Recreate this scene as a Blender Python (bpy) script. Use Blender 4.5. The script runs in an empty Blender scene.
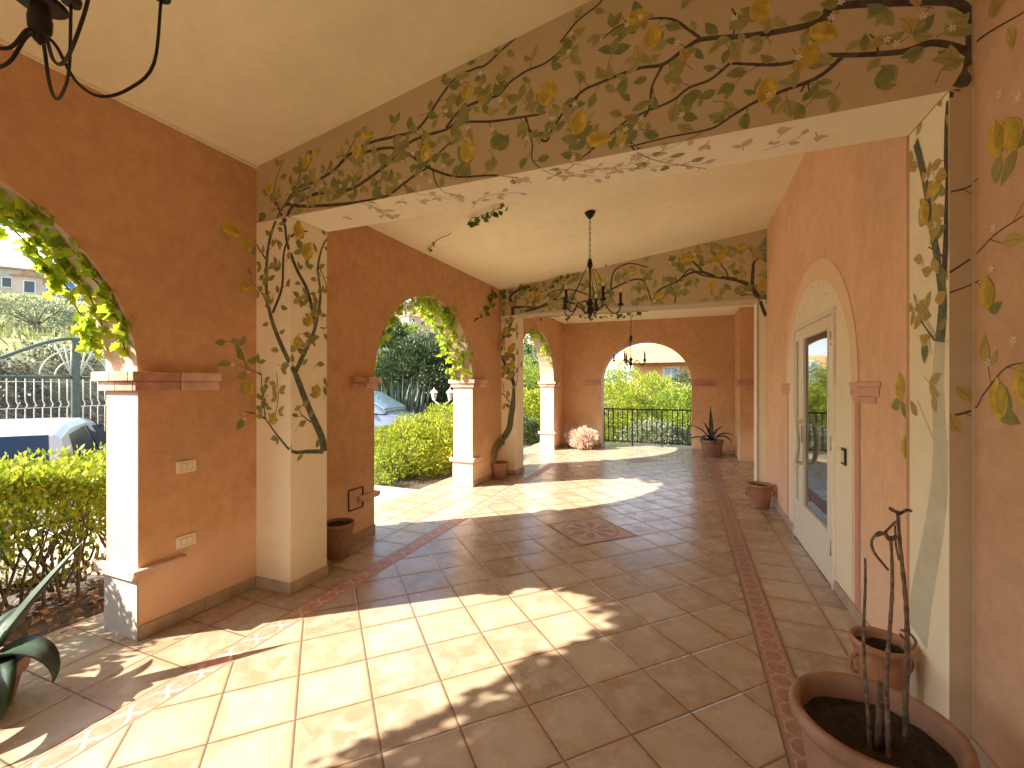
import bpy, math, random
import numpy as np
from mathutils import Vector, Matrix
R_ = math.radians
sc = bpy.context.scene
COL = sc.collection
# ------------------------------------------------------------------ camera, sky, sun, exposure
FPX, PCX, PHY, CAMH = 440.0, 512.0, 385.0, 1.55
YAW = math.atan(175/FPX)
cam = bpy.data.cameras.new('camera'); camo = bpy.data.objects.new('camera', cam); COL.objects.link(camo)
camo.location = (0, 0, CAMH); camo.rotation_euler = (R_(90), 0, YAW)
cam.sensor_width = 36; cam.lens = FPX/1024*36; cam.shift_y = (PHY-384)/1024
cam.clip_start = .02; cam.clip_end = 3000
sc.camera = camo
SUN_EL, SUN_DIR = 35.0, 38.0          # the light travels towards +X turned by SUN_DIR to +Y
w = bpy.data.worlds.new('World'); sc.world = w; w.use_nodes = True
nt = w.node_tree; nt.nodes.clear()
out = nt.nodes.new('ShaderNodeOutputWorld'); bg = nt.nodes.new('ShaderNodeBackground')
sky = nt.nodes.new('ShaderNodeTexSky'); sky.sky_type = 'NISHITA'; sky.sun_disc = False
sky.sun_elevation = R_(SUN_EL); sky.sun_rotation = R_(360-(180+SUN_DIR)+90)
sky.air_density = 1.0; sky.dust_density = 1.2
bg.inputs[1].default_value = .135
tc = nt.nodes.new('ShaderNodeTexCoord'); nz = nt.nodes.new('ShaderNodeTexNoise'); nz.inputs['Scale'].default_value = 3.2
nz.inputs['Detail'].default_value = 7; nz.inputs['Roughness'].default_value = .6
mp = nt.nodes.new('ShaderNodeMapping'); mp.inputs['Scale'].default_value = (1, 1, 2.6)
cr = nt.nodes.new('ShaderNodeValToRGB'); cr.color_ramp.elements[0].position = .50; cr.color_ramp.elements[1].position = .70
mx = nt.nodes.new('ShaderNodeMix'); mx.data_type = 'RGBA'
nt.links.new(tc.outputs['Generated'], mp.inputs[0]); nt.links.new(mp.outputs[0], nz.inputs[0]); nt.links.new(nz.outputs[0], cr.inputs[0])
nt.links.new(cr.outputs[0], mx.inputs[0]); nt.links.new(sky.outputs[0], mx.inputs[6]); mx.inputs[7].default_value = (5.6, 5.8, 6.2, 1)
nt.links.new(mx.outputs[2], bg.inputs[0]); nt.links.new(bg.outputs[0], out.inputs[0])
sun = bpy.data.lights.new('sun', 'SUN'); sun.energy = 5.0; sun.angle = R_(.6); sun.color = (1, .92, .76)
suno = bpy.data.objects.new('sun', sun); COL.objects.link(suno)
ld = Vector((math.cos(R_(SUN_DIR))*math.cos(R_(SUN_EL)), math.sin(R_(SUN_DIR))*math.cos(R_(SUN_EL)), -math.sin(R_(SUN_EL))))
suno.rotation_euler = ld.to_track_quat('-Z', 'Y').to_euler(); suno.location = (-6, -6, 8)
sc.view_settings.view_transform = 'Standard'; sc.view_settings.look = 'None'
sc.view_settings.exposure = 1.85; sc.view_settings.gamma = 1
try:
    sc.cycles.max_bounces = 12; sc.cycles.diffuse_bounces = 8; sc.cycles.transparent_max_bounces = 8
except Exception: pass

# ------------------------------------------------------------------ helpers
FW = Vector((-math.sin(YAW), math.cos(YAW), 0)); RT = Vector((math.cos(YAW), math.sin(YAW), 0))
CAM = Vector((0, 0, CAMH))
def ray(px, py): return FW + RT*((px-PCX)/FPX) + Vector((0, 0, (PHY-py)/FPX))
def at(px, py, depth): return CAM + ray(px, py)*depth
def group(o, label=None, cat=None, grp=None, kind=None):
    if label: o['label'] = label
    if cat: o['category'] = cat
    if grp: o['group'] = grp
    if kind: o['kind'] = kind
    return o
def empty(name, loc=(0, 0, 0), rz=0, label=None, cat=None, grp=None):
    o = bpy.data.objects.new(name, None); COL.objects.link(o); o.location = loc; o.rotation_euler = (0, 0, rz)
    o.empty_display_size = .1
    return group(o, label, cat, grp)
def copy_tree(o, parent=None):
    c = o.copy(); COL.objects.link(c); c.parent = parent
    for ch in [q for q in bpy.data.objects if q.parent == o]: copy_tree(ch, c)
    return c
class MB:
    def __init__(s): s.v = []; s.f = []; s.m = []; s.sm = []
    def poly(s, pts, mi=0, smooth=False):
        n = len(s.v); s.v += [tuple(p) for p in pts]; s.f.append(tuple(range(n, n+len(pts)))); s.m.append(mi); s.sm.append(smooth)
    def box(s, a, b, mi=0):
        x0, y0, z0 = a; x1, y1, z1 = b; n = len(s.v)
        s.v += [(x0,y0,z0),(x1,y0,z0),(x1,y1,z0),(x0,y1,z0),(x0,y0,z1),(x1,y0,z1),(x1,y1,z1),(x0,y1,z1)]
        for f in ((3,2,1,0),(4,5,6,7),(0,1,5,4),(1,2,6,5),(2,3,7,6),(3,0,4,7)):
            s.f.append(tuple(n+i for i in f)); s.m.append(mi); s.sm.append(False)
    def tube(s, pts, r, seg=8, mi=0, cap=True):
        pts = [Vector(p) for p in pts]; k = len(pts)
        rr = list(r) if hasattr(r, '__len__') else [r]*k
        n0 = len(s.v); up = Vector((0, 0, 1)); prev = None
        for i, p in enumerate(pts):
            t = (pts[min(i+1, k-1)]-pts[max(i-1, 0)])
            t = t.normalized() if t.length > 1e-9 else Vector((0, 0, 1))
            if prev is None:
                u = t.cross(up) if abs(t.z) < .95 else t.cross(Vector((1, 0, 0)))
            else: u = prev - t*prev.dot(t)
            if u.length < 1e-6: u = t.orthogonal()
            u.normalize(); prev = u; w_ = t.cross(u)
            for j in range(seg):
                a = 2*math.pi*j/seg; s.v.append(tuple(p+(u*math.cos(a)+w_*math.sin(a))*rr[i]))
        for i in range(k-1):
            for j in range(seg):
                a = n0+i*seg+j; b = n0+i*seg+(j+1) % seg
                s.f.append((a, b, b+seg, a+seg)); s.m.append(mi); s.sm.append(True)
        if cap:
            s.f.append(tuple(n0+j for j in range(seg))[::-1]); s.m.append(mi); s.sm.append(False)
            s.f.append(tuple(n0+(k-1)*seg+j for j in range(seg))); s.m.append(mi); s.sm.append(False)
    def lathe(s, prof, c=(0, 0, 0), seg=32, mi=0, close=False):
        n0 = len(s.v); k = len(prof)
        for r, z in prof:
            for j in range(seg):
                a = 2*math.pi*j/seg; s.v.append((c[0]+r*math.cos(a), c[1]+r*math.sin(a), c[2]+z))
        for i in range(k-1):
            for j in range(seg):
                a = n0+i*seg+j; b = n0+i*seg+(j+1) % seg
                s.f.append((a, b, b+seg, a+seg)); s.m.append(mi); s.sm.append(True)
    def prism(s, outline, axis, a, b, mi=0):
        """outline (u,v) extruded along axis ('x','y','z') from a to b"""
        def P(u, v, t): return {'x': (t, u, v), 'y': (u, t, v), 'z': (u, v, t)}[axis]
        s.poly([P(u, v, a) for u, v in outline], mi); s.poly([P(u, v, b) for u, v in outline[::-1]], mi)
        k = len(outline)
        for i in range(k):
            u0, v0 = outline[i]; u1, v1 = outline[(i+1) % k]
            s.poly([P(u0, v0, a), P(u0, v0, b), P(u1, v1, b), P(u1, v1, a)], mi)
    def build(s, name, mats, parent=None, bevel=0, weld=False, angle=30):
        me = bpy.data.meshes.new(name); me.from_pydata(s.v, [], s.f)
        for m in (mats if isinstance(mats, (list, tuple)) else [mats]): me.materials.append(m)
        me.polygons.foreach_set('material_index', s.m); me.polygons.foreach_set('use_smooth', s.sm)
        me.update()
        o = bpy.data.objects.new(name, me); COL.objects.link(o)
        if parent is not None: o.parent = parent
        if weld or bevel:
            import bmesh
            bm = bmesh.new(); bm.from_mesh(me); bmesh.ops.remove_doubles(bm, verts=bm.verts, dist=1e-4)
            bmesh.ops.recalc_face_normals(bm, faces=bm.faces); bm.to_mesh(me); bm.free()
        if bevel:
            md = o.modifiers.new('bevel', 'BEVEL'); md.width = bevel; md.segments = 2; md.limit_method = 'ANGLE'; md.angle_limit = R_(angle)
        return o
def smooth_path(pts, n=6):
    """Catmull-Rom through points (any dimension)"""
    P = [np.array(p, float) for p in pts]
    if len(P) < 3: return [P[0]+(P[1]-P[0])*t for t in np.linspace(0, 1, n+1)]
    P = [2*P[0]-P[1]]+P+[2*P[-1]-P[-2]]; o = []
    for i in range(1, len(P)-2):
        for k in range(n):
            t = k/n; a, b, c, d = P[i-1], P[i], P[i+1], P[i+2]
            o.append(.5*((2*b)+(-a+c)*t+(2*a-5*b+4*c-d)*t*t+(-a+3*b-3*c+d)*t**3))
    o.append(P[-2]); return o

# ------------------------------------------------------------------ materials
class NT:
    def __init__(s, name):
        s.m = bpy.data.materials.new(name); s.m.use_nodes = True; s.t = s.m.node_tree
        s.b = s.t.nodes['Principled BSDF']; s.out = s.t.nodes['Material Output']
    def n(s, typ, **kw):
        o = s.t.nodes.new(typ)
        for k, v in kw.items(): setattr(o, k, v)
        return o
    def l(s, a, b): s.t.links.new(a, b)
    def geo(s):
        if not hasattr(s, '_g'): s._g = s.n('ShaderNodeNewGeometry')
        return s._g.outputs['Position']
    def noise(s, scale, detail=4, rough=.55, vec=None, dist=0):
        o = s.n('ShaderNodeTexNoise'); o.inputs['Scale'].default_value = scale; o.inputs['Detail'].default_value = detail
        o.inputs['Roughness'].default_value = rough; o.inputs['Distortion'].default_value = dist
        s.l(vec if vec is not None else s.geo(), o.inputs['Vector']); return o.outputs[0]
    def ramp(s, fac, stops):
        o = s.n('ShaderNodeValToRGB'); e = o.color_ramp.elements
        while len(e) < len(stops): e.new(.5)
        for i, (p, c) in enumerate(stops):
            e[i].position = p; e[i].color = (c[0], c[1], c[2], 1) if hasattr(c, '__len__') else (c, c, c, 1)
        s.l(fac, o.inputs[0]); return o.outputs[0]
    def mix(s, fac, a, b, mode='MIX'):
        o = s.n('ShaderNodeMix'); o.data_type = 'RGBA'; o.blend_type = mode
        for v, i in ((fac, 0), (a, 6), (b, 7)):
            if hasattr(v, 'is_linked') or hasattr(v, 'links'): s.l(v, o.inputs[i])
            elif i == 0: o.inputs[0].default_value = v
            else: o.inputs[i].default_value = (v[0], v[1], v[2], 1)
        return o.outputs[2]
    def math(s, op, a, b=None, c=None):
        o = s.n('ShaderNodeMath', operation=op)
        for v, i in ((a, 0), (b, 1), (c, 2)):
            if v is None: continue
            if hasattr(v, 'links'): s.l(v, o.inputs[i])
            else: o.inputs[i].default_value = v
        return o.outputs[0]
    def bump(s, h, strength=.3, dist=.01):
        o = s.n('ShaderNodeBump'); o.inputs['Strength'].default_value = strength; o.inputs['Distance'].default_value = dist
        s.l(h, o.inputs['Height']); s.l(o.outputs[0], s.b.inputs['Normal']); return s
    def col(s, c):
        if hasattr(c, 'links'): s.l(c, s.b.inputs['Base Color'])
        else: s.b.inputs['Base Color'].default_value = (c[0], c[1], c[2], 1)
        return s
    def set(s, **kw):
        for k, v in kw.items():
            i = s.b.inputs[k.replace('_', ' ')]
            if hasattr(v, 'links'): s.l(v, i)
            else: i.default_value = v
        return s
def sc3(c, k): return (c[0]*k, c[1]*k, c[2]*k)
def mat_plaster(name, c, var=.14, floor_bounce=None, rough=.85):
    m = NT(name); n1 = m.noise(1.1, 8, .68, None, .6); n2 = m.noise(11, 7, .7, None, .5)
    base = m.ramp(n1, [(.3, sc3(c, 1-var)), (.52, c), (.72, tuple(min(1, x*(1+var*.9)+.012) for x in c))])
    base = m.mix(.4, base, m.ramp(n2, [(.3, sc3(c, 1-var*1.4)), (.7, sc3(c, 1+var))]))
    if floor_bounce:  # paler wall foot: bounce from the sunlit floor put into the colour
        z = m.n('ShaderNodeSeparateXYZ'); m.l(m.geo(), z.inputs[0])
        k = m.math('ADD', z.outputs[2], m.math('MULTIPLY', m.math('SUBTRACT', m.noise(2.2, 5), .5), .7))
        k2 = m.ramp(k, [(.30, 1.0), (.72, 0.0)])
        base = m.mix(m.math('MULTIPLY', k2, floor_bounce[1]), base, floor_bounce[0])
    m.col(base).set(Roughness=rough).set(**{'Specular IOR Level': .25})
    m.bump(m.math('ADD', m.noise(70, 4, .6), m.math('MULTIPLY', m.noise(9, 3), 1.2)), .28, .006)
    return m.m
TC = (.62, .36, .185)
M_terra = mat_plaster('terracotta_plaster', TC, .23, ((.84, .58, .37), .9))
M_terraR = mat_plaster('salmon_plaster', (.82, .53, .33), .18, ((.88, .62, .45), .5))
M_ceil = mat_plaster('ceiling_plaster', (.90, .83, .56), .09)
M_cream = mat_plaster('cream_plaster', (.90, .82, .60), .07)
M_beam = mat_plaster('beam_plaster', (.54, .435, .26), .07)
M_jamb = mat_plaster('jamb_plaster', (.54, .385, .30), .10)
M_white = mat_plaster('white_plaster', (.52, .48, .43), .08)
M_ext = mat_plaster('outer_plaster', (.72, .45, .28), .1)
def simple(name, c, rough=.6, metal=0, var=.12, scale=12, bump=0, **kw):
    m = NT(name)
    m.col(m.ramp(m.noise(scale, 4), [(.3, sc3(c, 1-var)), (.7, sc3(c, 1+var))])).set(Roughness=rough, Metallic=metal)
    if bump: m.bump(m.noise(scale*4, 4), bump, .006)
    if kw: m.set(**kw)
    return m.m
M_iron = simple('wrought_iron', (.035, .028, .024), .5, .6, .3)
M_candle = simple('candle_sleeve', (.75, .72, .62), .5)
M_brick = simple('ledge_brick', (.50, .27, .18), .8, 0, .3, 9, .35)
M_brickp = simple('ledge_brick_pale', (.66, .44, .33), .8, 0, .2, 9, .35)
M_base = simple('baseboard_tile', (.46, .36, .26), .5, 0, .25, 6, .15)
M_plate = simple('switch_plastic', (.82, .74, .56), .35, 0, .03)
M_door = simple('door_lacquer', (.86, .80, .64), .35, 0, .04)
M_glass = simple('door_glass', (.02, .02, .02), .03, 0, .1, 3, 0, **{'IOR': 2.1, 'Specular IOR Level': .8})
M_metal = simple('handle_metal', (.5, .47, .42), .3, .9, .05)
M_soil = simple('potting_soil', (.035, .025, .018), .95, 0, .6, 40, 1)
M_cane = simple('dry_cane', (.15, .10, .065), .85, 0, .75, 45, .7)
M_bark = simple('bark', (.14, .10, .07), .9, 0, .4, 20, .6)
M_pale = simple('faded_mural_green', (.60, .58, .42), .85, 0, .08)
def mat_pot(name, c):
    m = NT(name); n = m.noise(7, 6, .65)
    m.col(m.ramp(n, [(.3, sc3(c, .7)), (.5, c), (.68, (c[0]*1.2, c[1]*1.35, c[2]*1.5))])).set(Roughness=.75)
    m.bump(m.noise(50, 4), .2, .004); return m.m
M_pot = mat_pot('terracotta_pot', (.38, .185, .10)); M_potd = mat_pot('weathered_pot', (.31, .165, .10))
def mat_leaf(name, stops, trans=.35, rough=.5, scale=3):
    m = NT(name); g = m.n('ShaderNodeNewGeometry')
    c = m.ramp(g.outputs['Random Per Island'], stops)
    m.col(c).set(Roughness=rough).set(**{'Specular IOR Level': .35})
    if trans:
        t = m.n('ShaderNodeBsdfTranslucent'); m.l(m.mix(.5, c, (.5, .6, .05), 'MIX') if trans > .3 else c, t.inputs[0])
        x = m.n('ShaderNodeMixShader'); x.inputs[0].default_value = trans
        m.l(m.b.outputs[0], x.inputs[1]); m.l(t.outputs[0], x.inputs[2]); m.l(x.outputs[0], m.out.inputs[0])
    return m.m
M_hedge = mat_leaf('hedge_leaf', [(0, (.08, .13, .015)), (.35, (.19, .25, .02)), (.75, (.36, .40, .03)), (1, (.46, .45, .05))], .4)
M_bush = mat_leaf('shrub_leaf', [(0, (.08, .14, .02)), (.5, (.20, .28, .03)), (1, (.40, .43, .06))], .35)
M_dark = mat_leaf('dark_leaf', [(0, (.02, .04, .014)), (.6, (.05, .085, .025)), (1, (.12, .15, .05))], .15)
M_olive = mat_leaf('olive_leaf', [(0, (.12, .14, .07)), (.5, (.22, .25, .14)), (1, (.36, .38, .24))], .25)
M_vine = mat_leaf('vine_leaf', [(0, (.16, .26, .015)), (.5, (.34, .46, .02)), (1, (.60, .58, .05))], .55)
M_yucca = mat_leaf('sword_leaf', [(0, (.025, .045, .035)), (.6, (.06, .09, .07)), (1, (.12, .16, .12))], 0)
M_dry = mat_leaf('dry_twigs', [(0, (.60, .45, .36)), (.5, (.78, .62, .50)), (1, (.90, .76, .64))], .2)
M_scrub = mat_leaf('scrub_leaf', [(0, (.04, .035, .02)), (.5, (.09, .075, .045)), (1, (.17, .145, .08))], .1)
def mat_agave():
    m = NT('agave_skin'); n = m.noise(6, 4)
    m.col(m.ramp(n, [(.3, (.025, .045, .03)), (.55, (.045, .075, .05)), (.75, (.09, .12, .08))])).set(Roughness=.38); m.bump(m.noise(30, 3), .1, .004); return m.m
M_agave = mat_agave()
# mural paints
def paint(name, stops, scale=9):
    m = NT(name); m.col(m.ramp(m.noise(scale, 3), stops)).set(Roughness=.8); return m.m
P_branch = paint('mural_branch_paint', [(.35, (.045, .035, .025)), (.65, (.10, .085, .055))], 30)
P_trunk = paint('mural_trunk_paint', [(.35, (.07, .085, .055)), (.65, (.17, .18, .11))], 22)
P_leaf = paint('mural_leaf_paint', [(.3, (.20, .205, .06)), (.5, (.31, .295, .095)), (.7, (.43, .39, .15))], 5)
P_leafd = paint('mural_dark_leaf_paint', [(.3, (.15, .175, .055)), (.7, (.25, .27, .09))], 14)
P_leafy = paint('mural_ochre_leaf_paint', [(.3, (.40, .28, .07)), (.7, (.52, .40, .13))], 10)
P_lemon = paint('mural_lemon_paint', [(.3, (.42, .28, .03)), (.5, (.60, .43, .05)), (.7, (.72, .56, .12))], 22)
P_lemons = paint('mural_lemon_shade_paint', [(.3, (.36, .25, .03)), (.5, (.46, .34, .04)), (.7, (.55, .42, .07))], 18)
P_vein = paint('mural_vein_paint', [(.3, (.13, .13, .06)), (.7, (.20, .19, .09))], 10)
P_blos = paint('mural_blossom_paint', [(.3, (.75, .66, .55)), (.7, (.85, .78, .68))], 20)
P_fleaf = paint('mural_faint_leaf_paint', [(.3, (.50, .42, .26)), (.7, (.60, .51, .33))], 7)
PAINTS = [P_branch, P_trunk, P_leaf, P_leafd, P_leafy, P_lemon, P_vein, P_blos, P_fleaf, M_pale, P_lemons]

def mat_tiles(name, diag, size=.335, ox=0., oy=0.):
    m = NT(name); sp = m.n('ShaderNodeSeparateXYZ'); m.l(m.geo(), sp.inputs[0]); X, Y = sp.outputs[0], sp.outputs[1]
    if diag:
        k = math.sqrt(.5)
        a = m.math('ADD', m.math('MULTIPLY', X, k), m.math('MULTIPLY', Y, k)); b = m.math('SUBTRACT', m.math('MULTIPLY', Y, k), m.math('MULTIPLY', X, k))
        oa, ob = (ox+oy)*k, (oy-ox)*k
    else: a, b, oa, ob = X, Y, ox, oy
    u = m.math('DIVIDE', m.math('SUBTRACT', a, oa), size); v = m.math('DIVIDE', m.math('SUBTRACT', b, ob), size)
    cu, cv = m.math('FLOOR', u), m.math('FLOOR', v); fu, fv = m.math('SUBTRACT', u, cu), m.math('SUBTRACT', v, cv)
    du = m.math('MINIMUM', fu, m.math('SUBTRACT', 1, fu)); dv = m.math('MINIMUM', fv, m.math('SUBTRACT', 1, fv))
    d = m.math('ADD', m.math('MINIMUM', du, dv), m.math('MULTIPLY', m.math('SUBTRACT', m.noise(18, 3), .5), .012))
    grout = m.ramp(d, [(.009, 1.0), (.015, 0.0)])
    cb = m.n('ShaderNodeCombineXYZ'); m.l(cu, cb.inputs[0]); m.l(cv, cb.inputs[1])
    wn = m.n('ShaderNodeTexWhiteNoise'); wn.noise_dimensions = '3D'; m.l(cb.outputs[0], wn.inputs['Vector'])
    base = m.ramp(wn.outputs['Value'], [(0, (.31, .22, .14)), (.3, (.375, .28, .19)), (.7, (.445, .35, .25)), (1, (.51, .42, .32))])
    vo = m.n('ShaderNodeVectorMath', operation='ADD'); m.l(m.geo(), vo.inputs[0])
    sc_ = m.n('ShaderNodeVectorMath', operation='SCALE'); m.l(wn.outputs['Color'], sc_.inputs[0]); sc_.inputs['Scale'].default_value = 9; m.l(sc_.outputs[0], vo.inputs[1])
    st = m.noise(7, 6, .65, vo.outputs[0], .4)
    base = m.mix(m.ramp(st, [(.42, 0), (.64, .85)]), base, (.51, .44, .345))
    # rustic darker rim of each tile
    rim = m.ramp(m.math('ADD', d, m.math('MULTIPLY', m.math('SUBTRACT', st, .5), .20)), [(.0, .85), (.15, 0)])
    base = m.mix(rim, base, (.42, .265, .165))
    base = m.mix(m.math('MULTIPLY', m.ramp(m.noise(38, 4, .6), [(.55, 0), (.75, 1)]), .35), base, (.40, .25, .15))
    base = m.mix(m.math('MULTIPLY', m.ramp(m.noise(.8, 4, .6), [(.35, 0), (.75, 1)]), .22), base, (.40, .29, .19))
    m.col(m.mix(grout, base, (.135, .11, .08)))
    m.set(Roughness=m.ramp(m.noise(5, 4), [(.3, .19), (.7, .34)]))
    m.bump(m.math('ADD', m.ramp(d, [(.006, 0), (.03, 1)]), m.math('MULTIPLY', st, .12)), .55, .004)
    return m.m
M_tdiag = mat_tiles('diagonal_terracotta_tiles', True, .343, -.955, 4.675)
M_tax = mat_tiles('square_terracotta_tiles', False, .335, .525, .0)
M_taxl = mat_tiles('square_edge_tiles', False, .335, -2.52, .24)
M_strip = simple('inlay_ground', (.52, .38, .28), .5, 0, .15, 30)
M_inlay = simple('inlay_terracotta', (.36, .19, .135), .5, 0, .3, 25)
M_inline = simple('inlay_border', (.38, .22, .16), .5, 0, .2, 25)
M_inlayL = simple('inlay_rose', (.50, .235, .165), .5, 0, .25, 25)
M_stripL = simple('inlay_pale_ground', (.62, .48, .36), .5, 0, .15, 30)
M_grout = simple('dark_grout', (.17, .12, .08), .9)

# ------------------------------------------------------------------ SETTING: terrain and paving
def hgt(x, y):
    # driveway level near the portico, bank and hill to the west, drop to the north
    def lin(v, t):
        for (a, b), (c, d) in zip(t, t[1:]):
            if v >= c: return b+(d-b)*(v-a)/(c-a)
        return t[-1][1]
    zx = lin(x, [(400, -1.2), (-4.2, -.06), (-6.5, -.42), (-13.2, -.45), (-17, 2.3), (-34, 4.7), (-54, 9.5), (-90, 20), (-200, 46), (-600, 60)]) if x < -4.2 else -.06
    if -13.2 < x < -4.2: zx = -.06+(zx+.06)*max(0, min(1, (6.8-y)/2.2))
    elif x <= -13.2: zx += .39*max(0, min(1, (y-4.6)/2.2))*max(0, min(1, (x+17)/3.8))
    zy = 0
    if y > 11.5: zy = -1.6*min(1, (y-11.5)/2.5)*max(0, min(1, (x+9)/4))
    if x < -44: q = max(0, min(1, (-y/x-.65)/.35)); zx = 7.0+(zx-7.0)*q+min(1, (-x-44)/8)*2.2*(1-q)
    n = .12*math.sin(x*.31+y*.17)+.08*math.sin(x*.9-y*.7)
    k = min(1, max(0, (-x-13)/6))
    return zx+zy+n*k*(1+min(1, -x/60))
xs = sorted(set(list(np.arange(-30, 6, .75))+list(np.arange(-120, -30, 4))+[-600, -400, -300, -200, -160, -140, 6, 10, 20, 40, 100, 300]))
ys = sorted(set(list(np.arange(-10, 30, .75))+list(np.arange(-60, -10, 5))+list(np.arange(30, 140, 5))+[-400, -200, -100, 140, 200, 300, 600]))
mb = MB(); nx = len(xs)
for y in ys:
    for x in xs: mb.v.append((x, y, hgt(x, y)))
for j in range(len(ys)-1):
    for i in range(nx-1):
        a = j*nx+i; mb.f.append((a, a+1, a+nx+1, a+nx)); mb.m.append(0); mb.sm.append(True)
m = NT('hillside_soil'); sp = m.n('ShaderNodeSeparateXYZ'); m.l(m.geo(), sp.inputs[0])
grass = m.ramp(m.noise(1.6, 6, .7), [(.3, (.12, .14, .04)), (.5, (.26, .27, .09)), (.7, (.38, .35, .16))])
soil = m.ramp(m.noise(3, 6, .7), [(.3, (.045, .035, .024)), (.6, (.09, .07, .048)), (.8, (.16, .13, .09))])
hz_ = m.ramp(m.math('DIVIDE', m.math('SUBTRACT', m.math('MULTIPLY', sp.outputs[0], -1), 15.2), 3), [(0, 0), (1, 1)])
m.col(m.mix(hz_, soil, grass)).set(Roughness=.95); m.bump(m.noise(12, 5), .6, .05)
group(mb.build('ground', m.m), kind='structure')
# driveway of pale cobbles
def mat_cobble():
    m = NT('pale_cobbles'); br = m.n('ShaderNodeTexBrick'); m.l(m.geo(), br.inputs['Vector'])
    br.inputs['Scale'].default_value = 1; br.inputs['Brick Width'].default_value = .16; br.inputs['Row Height'].default_value = .09
    br.inputs['Mortar Size'].default_value = .008; br.inputs['Color1'].default_value = (.50, .44, .35, 1); br.inputs['Color2'].default_value = (.60, .53, .43, 1)
    br.inputs['Mortar'].default_value = (.26, .21, .15, 1)
    m.col(m.mix(m.math('MULTIPLY', m.noise(3, 5), .5), br.outputs[0], (.42, .33, .24))).set(Roughness=.85); m.bump(br.outputs['Fac'], -.4, .006); return m.m
M_cob = mat_cobble()
mb = MB()
for (x0, x1, y0, y1) in ((-6.6, -3.5, 2.35, 5.6),):
    mb.poly([(x0, y0, -.016), (x1, y0, -.016), (x1, y1, -.016), (x0, y1, -.016)])
    mb.poly([(x0, y0, -.35), (x1, y0, -.35), (x1, y0, -.016), (x0, y0, -.016)]); mb.poly([(x0, y1, -.35), (x0, y1, -.016), (x1, y1, -.016), (x1, y1, -.35)]); mb.poly([(x0, y0, -.35), (x0, y0, -.016), (x0, y1, -.016), (x0, y1, -.35)])
group(mb.build('path', M_cob), kind='structure')
mb = MB(); dx = list(np.arange(-12.6, -5.39, .6)); dyy = list(np.arange(-8, 16.1, .6))
for y in dyy:
    for x in dx: mb.v.append((x, y, max(hgt(x, y), hgt(x-.4, y), hgt(x+.4, y), hgt(x, y-.4), hgt(x, y+.4))+.02))
for j in range(len(dyy)-1):
    for i in range(len(dx)-1): a = j*len(dx)+i; mb.f.append((a, a+1, a+1+len(dx), a+len(dx))); mb.m.append(0); mb.sm.append(True)
group(mb.build('driveway', simple('driveway_concrete', (.17, .15, .125), .9, 0, .15, 3, .3)), kind='structure')

# tiled floor
mb = MB()
def sheet(mb, x0, x1, y0, y1, z, mi=0): mb.poly([(x0, y0, z), (x1, y0, z), (x1, y1, z), (x0, y1, z)], mi)
SL, SR, SW = -2.44, .46, .07
sheet(mb, SL+SW, SR-SW, -5.2, 12.1, 0, 0)
sheet(mb, SR-SW, 1.6, -5.2, 12.1, 0, 1)
sheet(mb, -3.7, SL+SW, -5.2, 12.1, 0, 2)
mb.box((-3.7, -5.2, -.6), (1.6, 12.1, -.004), 1)
floor = group(mb.build('tiled_floor', [M_tdiag, M_tax, M_taxl]), kind='structure')
def strip(cx, g, inl, ln, sp_):
    mb = MB(); z = .0015; y0, y1 = -5.0, 10.4
    sheet(mb, cx-SW, cx+SW, y0, y1, z, 0)
    for s in (-1, 1):
        a, b = sorted((cx+s*SW, cx+s*(SW-.018))); sheet(mb, a, b, y0, y1, z+.001, 1)
        a, b = sorted((cx+s*(SW-.002), cx+s*(SW+.006))); sheet(mb, a, b, y0, y1, z+.0018 if inl is M_inlay else z-.001, 3 if inl is M_inlay else 0)
    y = y0+.07; k = 0
    while y < y1-.05:
        big = True
        r1, r2 = (.052, .046)
        pts = [(cx+r2*math.cos(a)*.98, y+r1*math.sin(a), z+.001) for a in np.linspace(0, 2*math.pi, 14, endpoint=False)] if inl is M_inlay else \
              [(cx+dx*.048, y+dy*.075, z+.001) for dx, dy in ((0, -1), (.8, -.5), (1, .1), (.75, .6), (0, 1), (-.8, .5), (-1, -.1), (-.75, -.6))]
        mb.poly(pts, 2)
        for s in (-1, 1):   # little corner triangles between the ovals
            h = sp_/2
            mb.poly([(cx+s*.05, y+h-.022, z+.001), (cx+s*.05, y+h+.022, z+.001), (cx+s*.018, y+h, z+.001)][::s], 1)
        y += sp_; k += 1
    return mb.build('border_strip', [g, ln, inl, M_grout], floor)
strip(SR, M_strip, M_inlay, M_inline, .115); strip(SL, M_stripL, M_inlayL, M_inlayL, .165)
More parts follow.
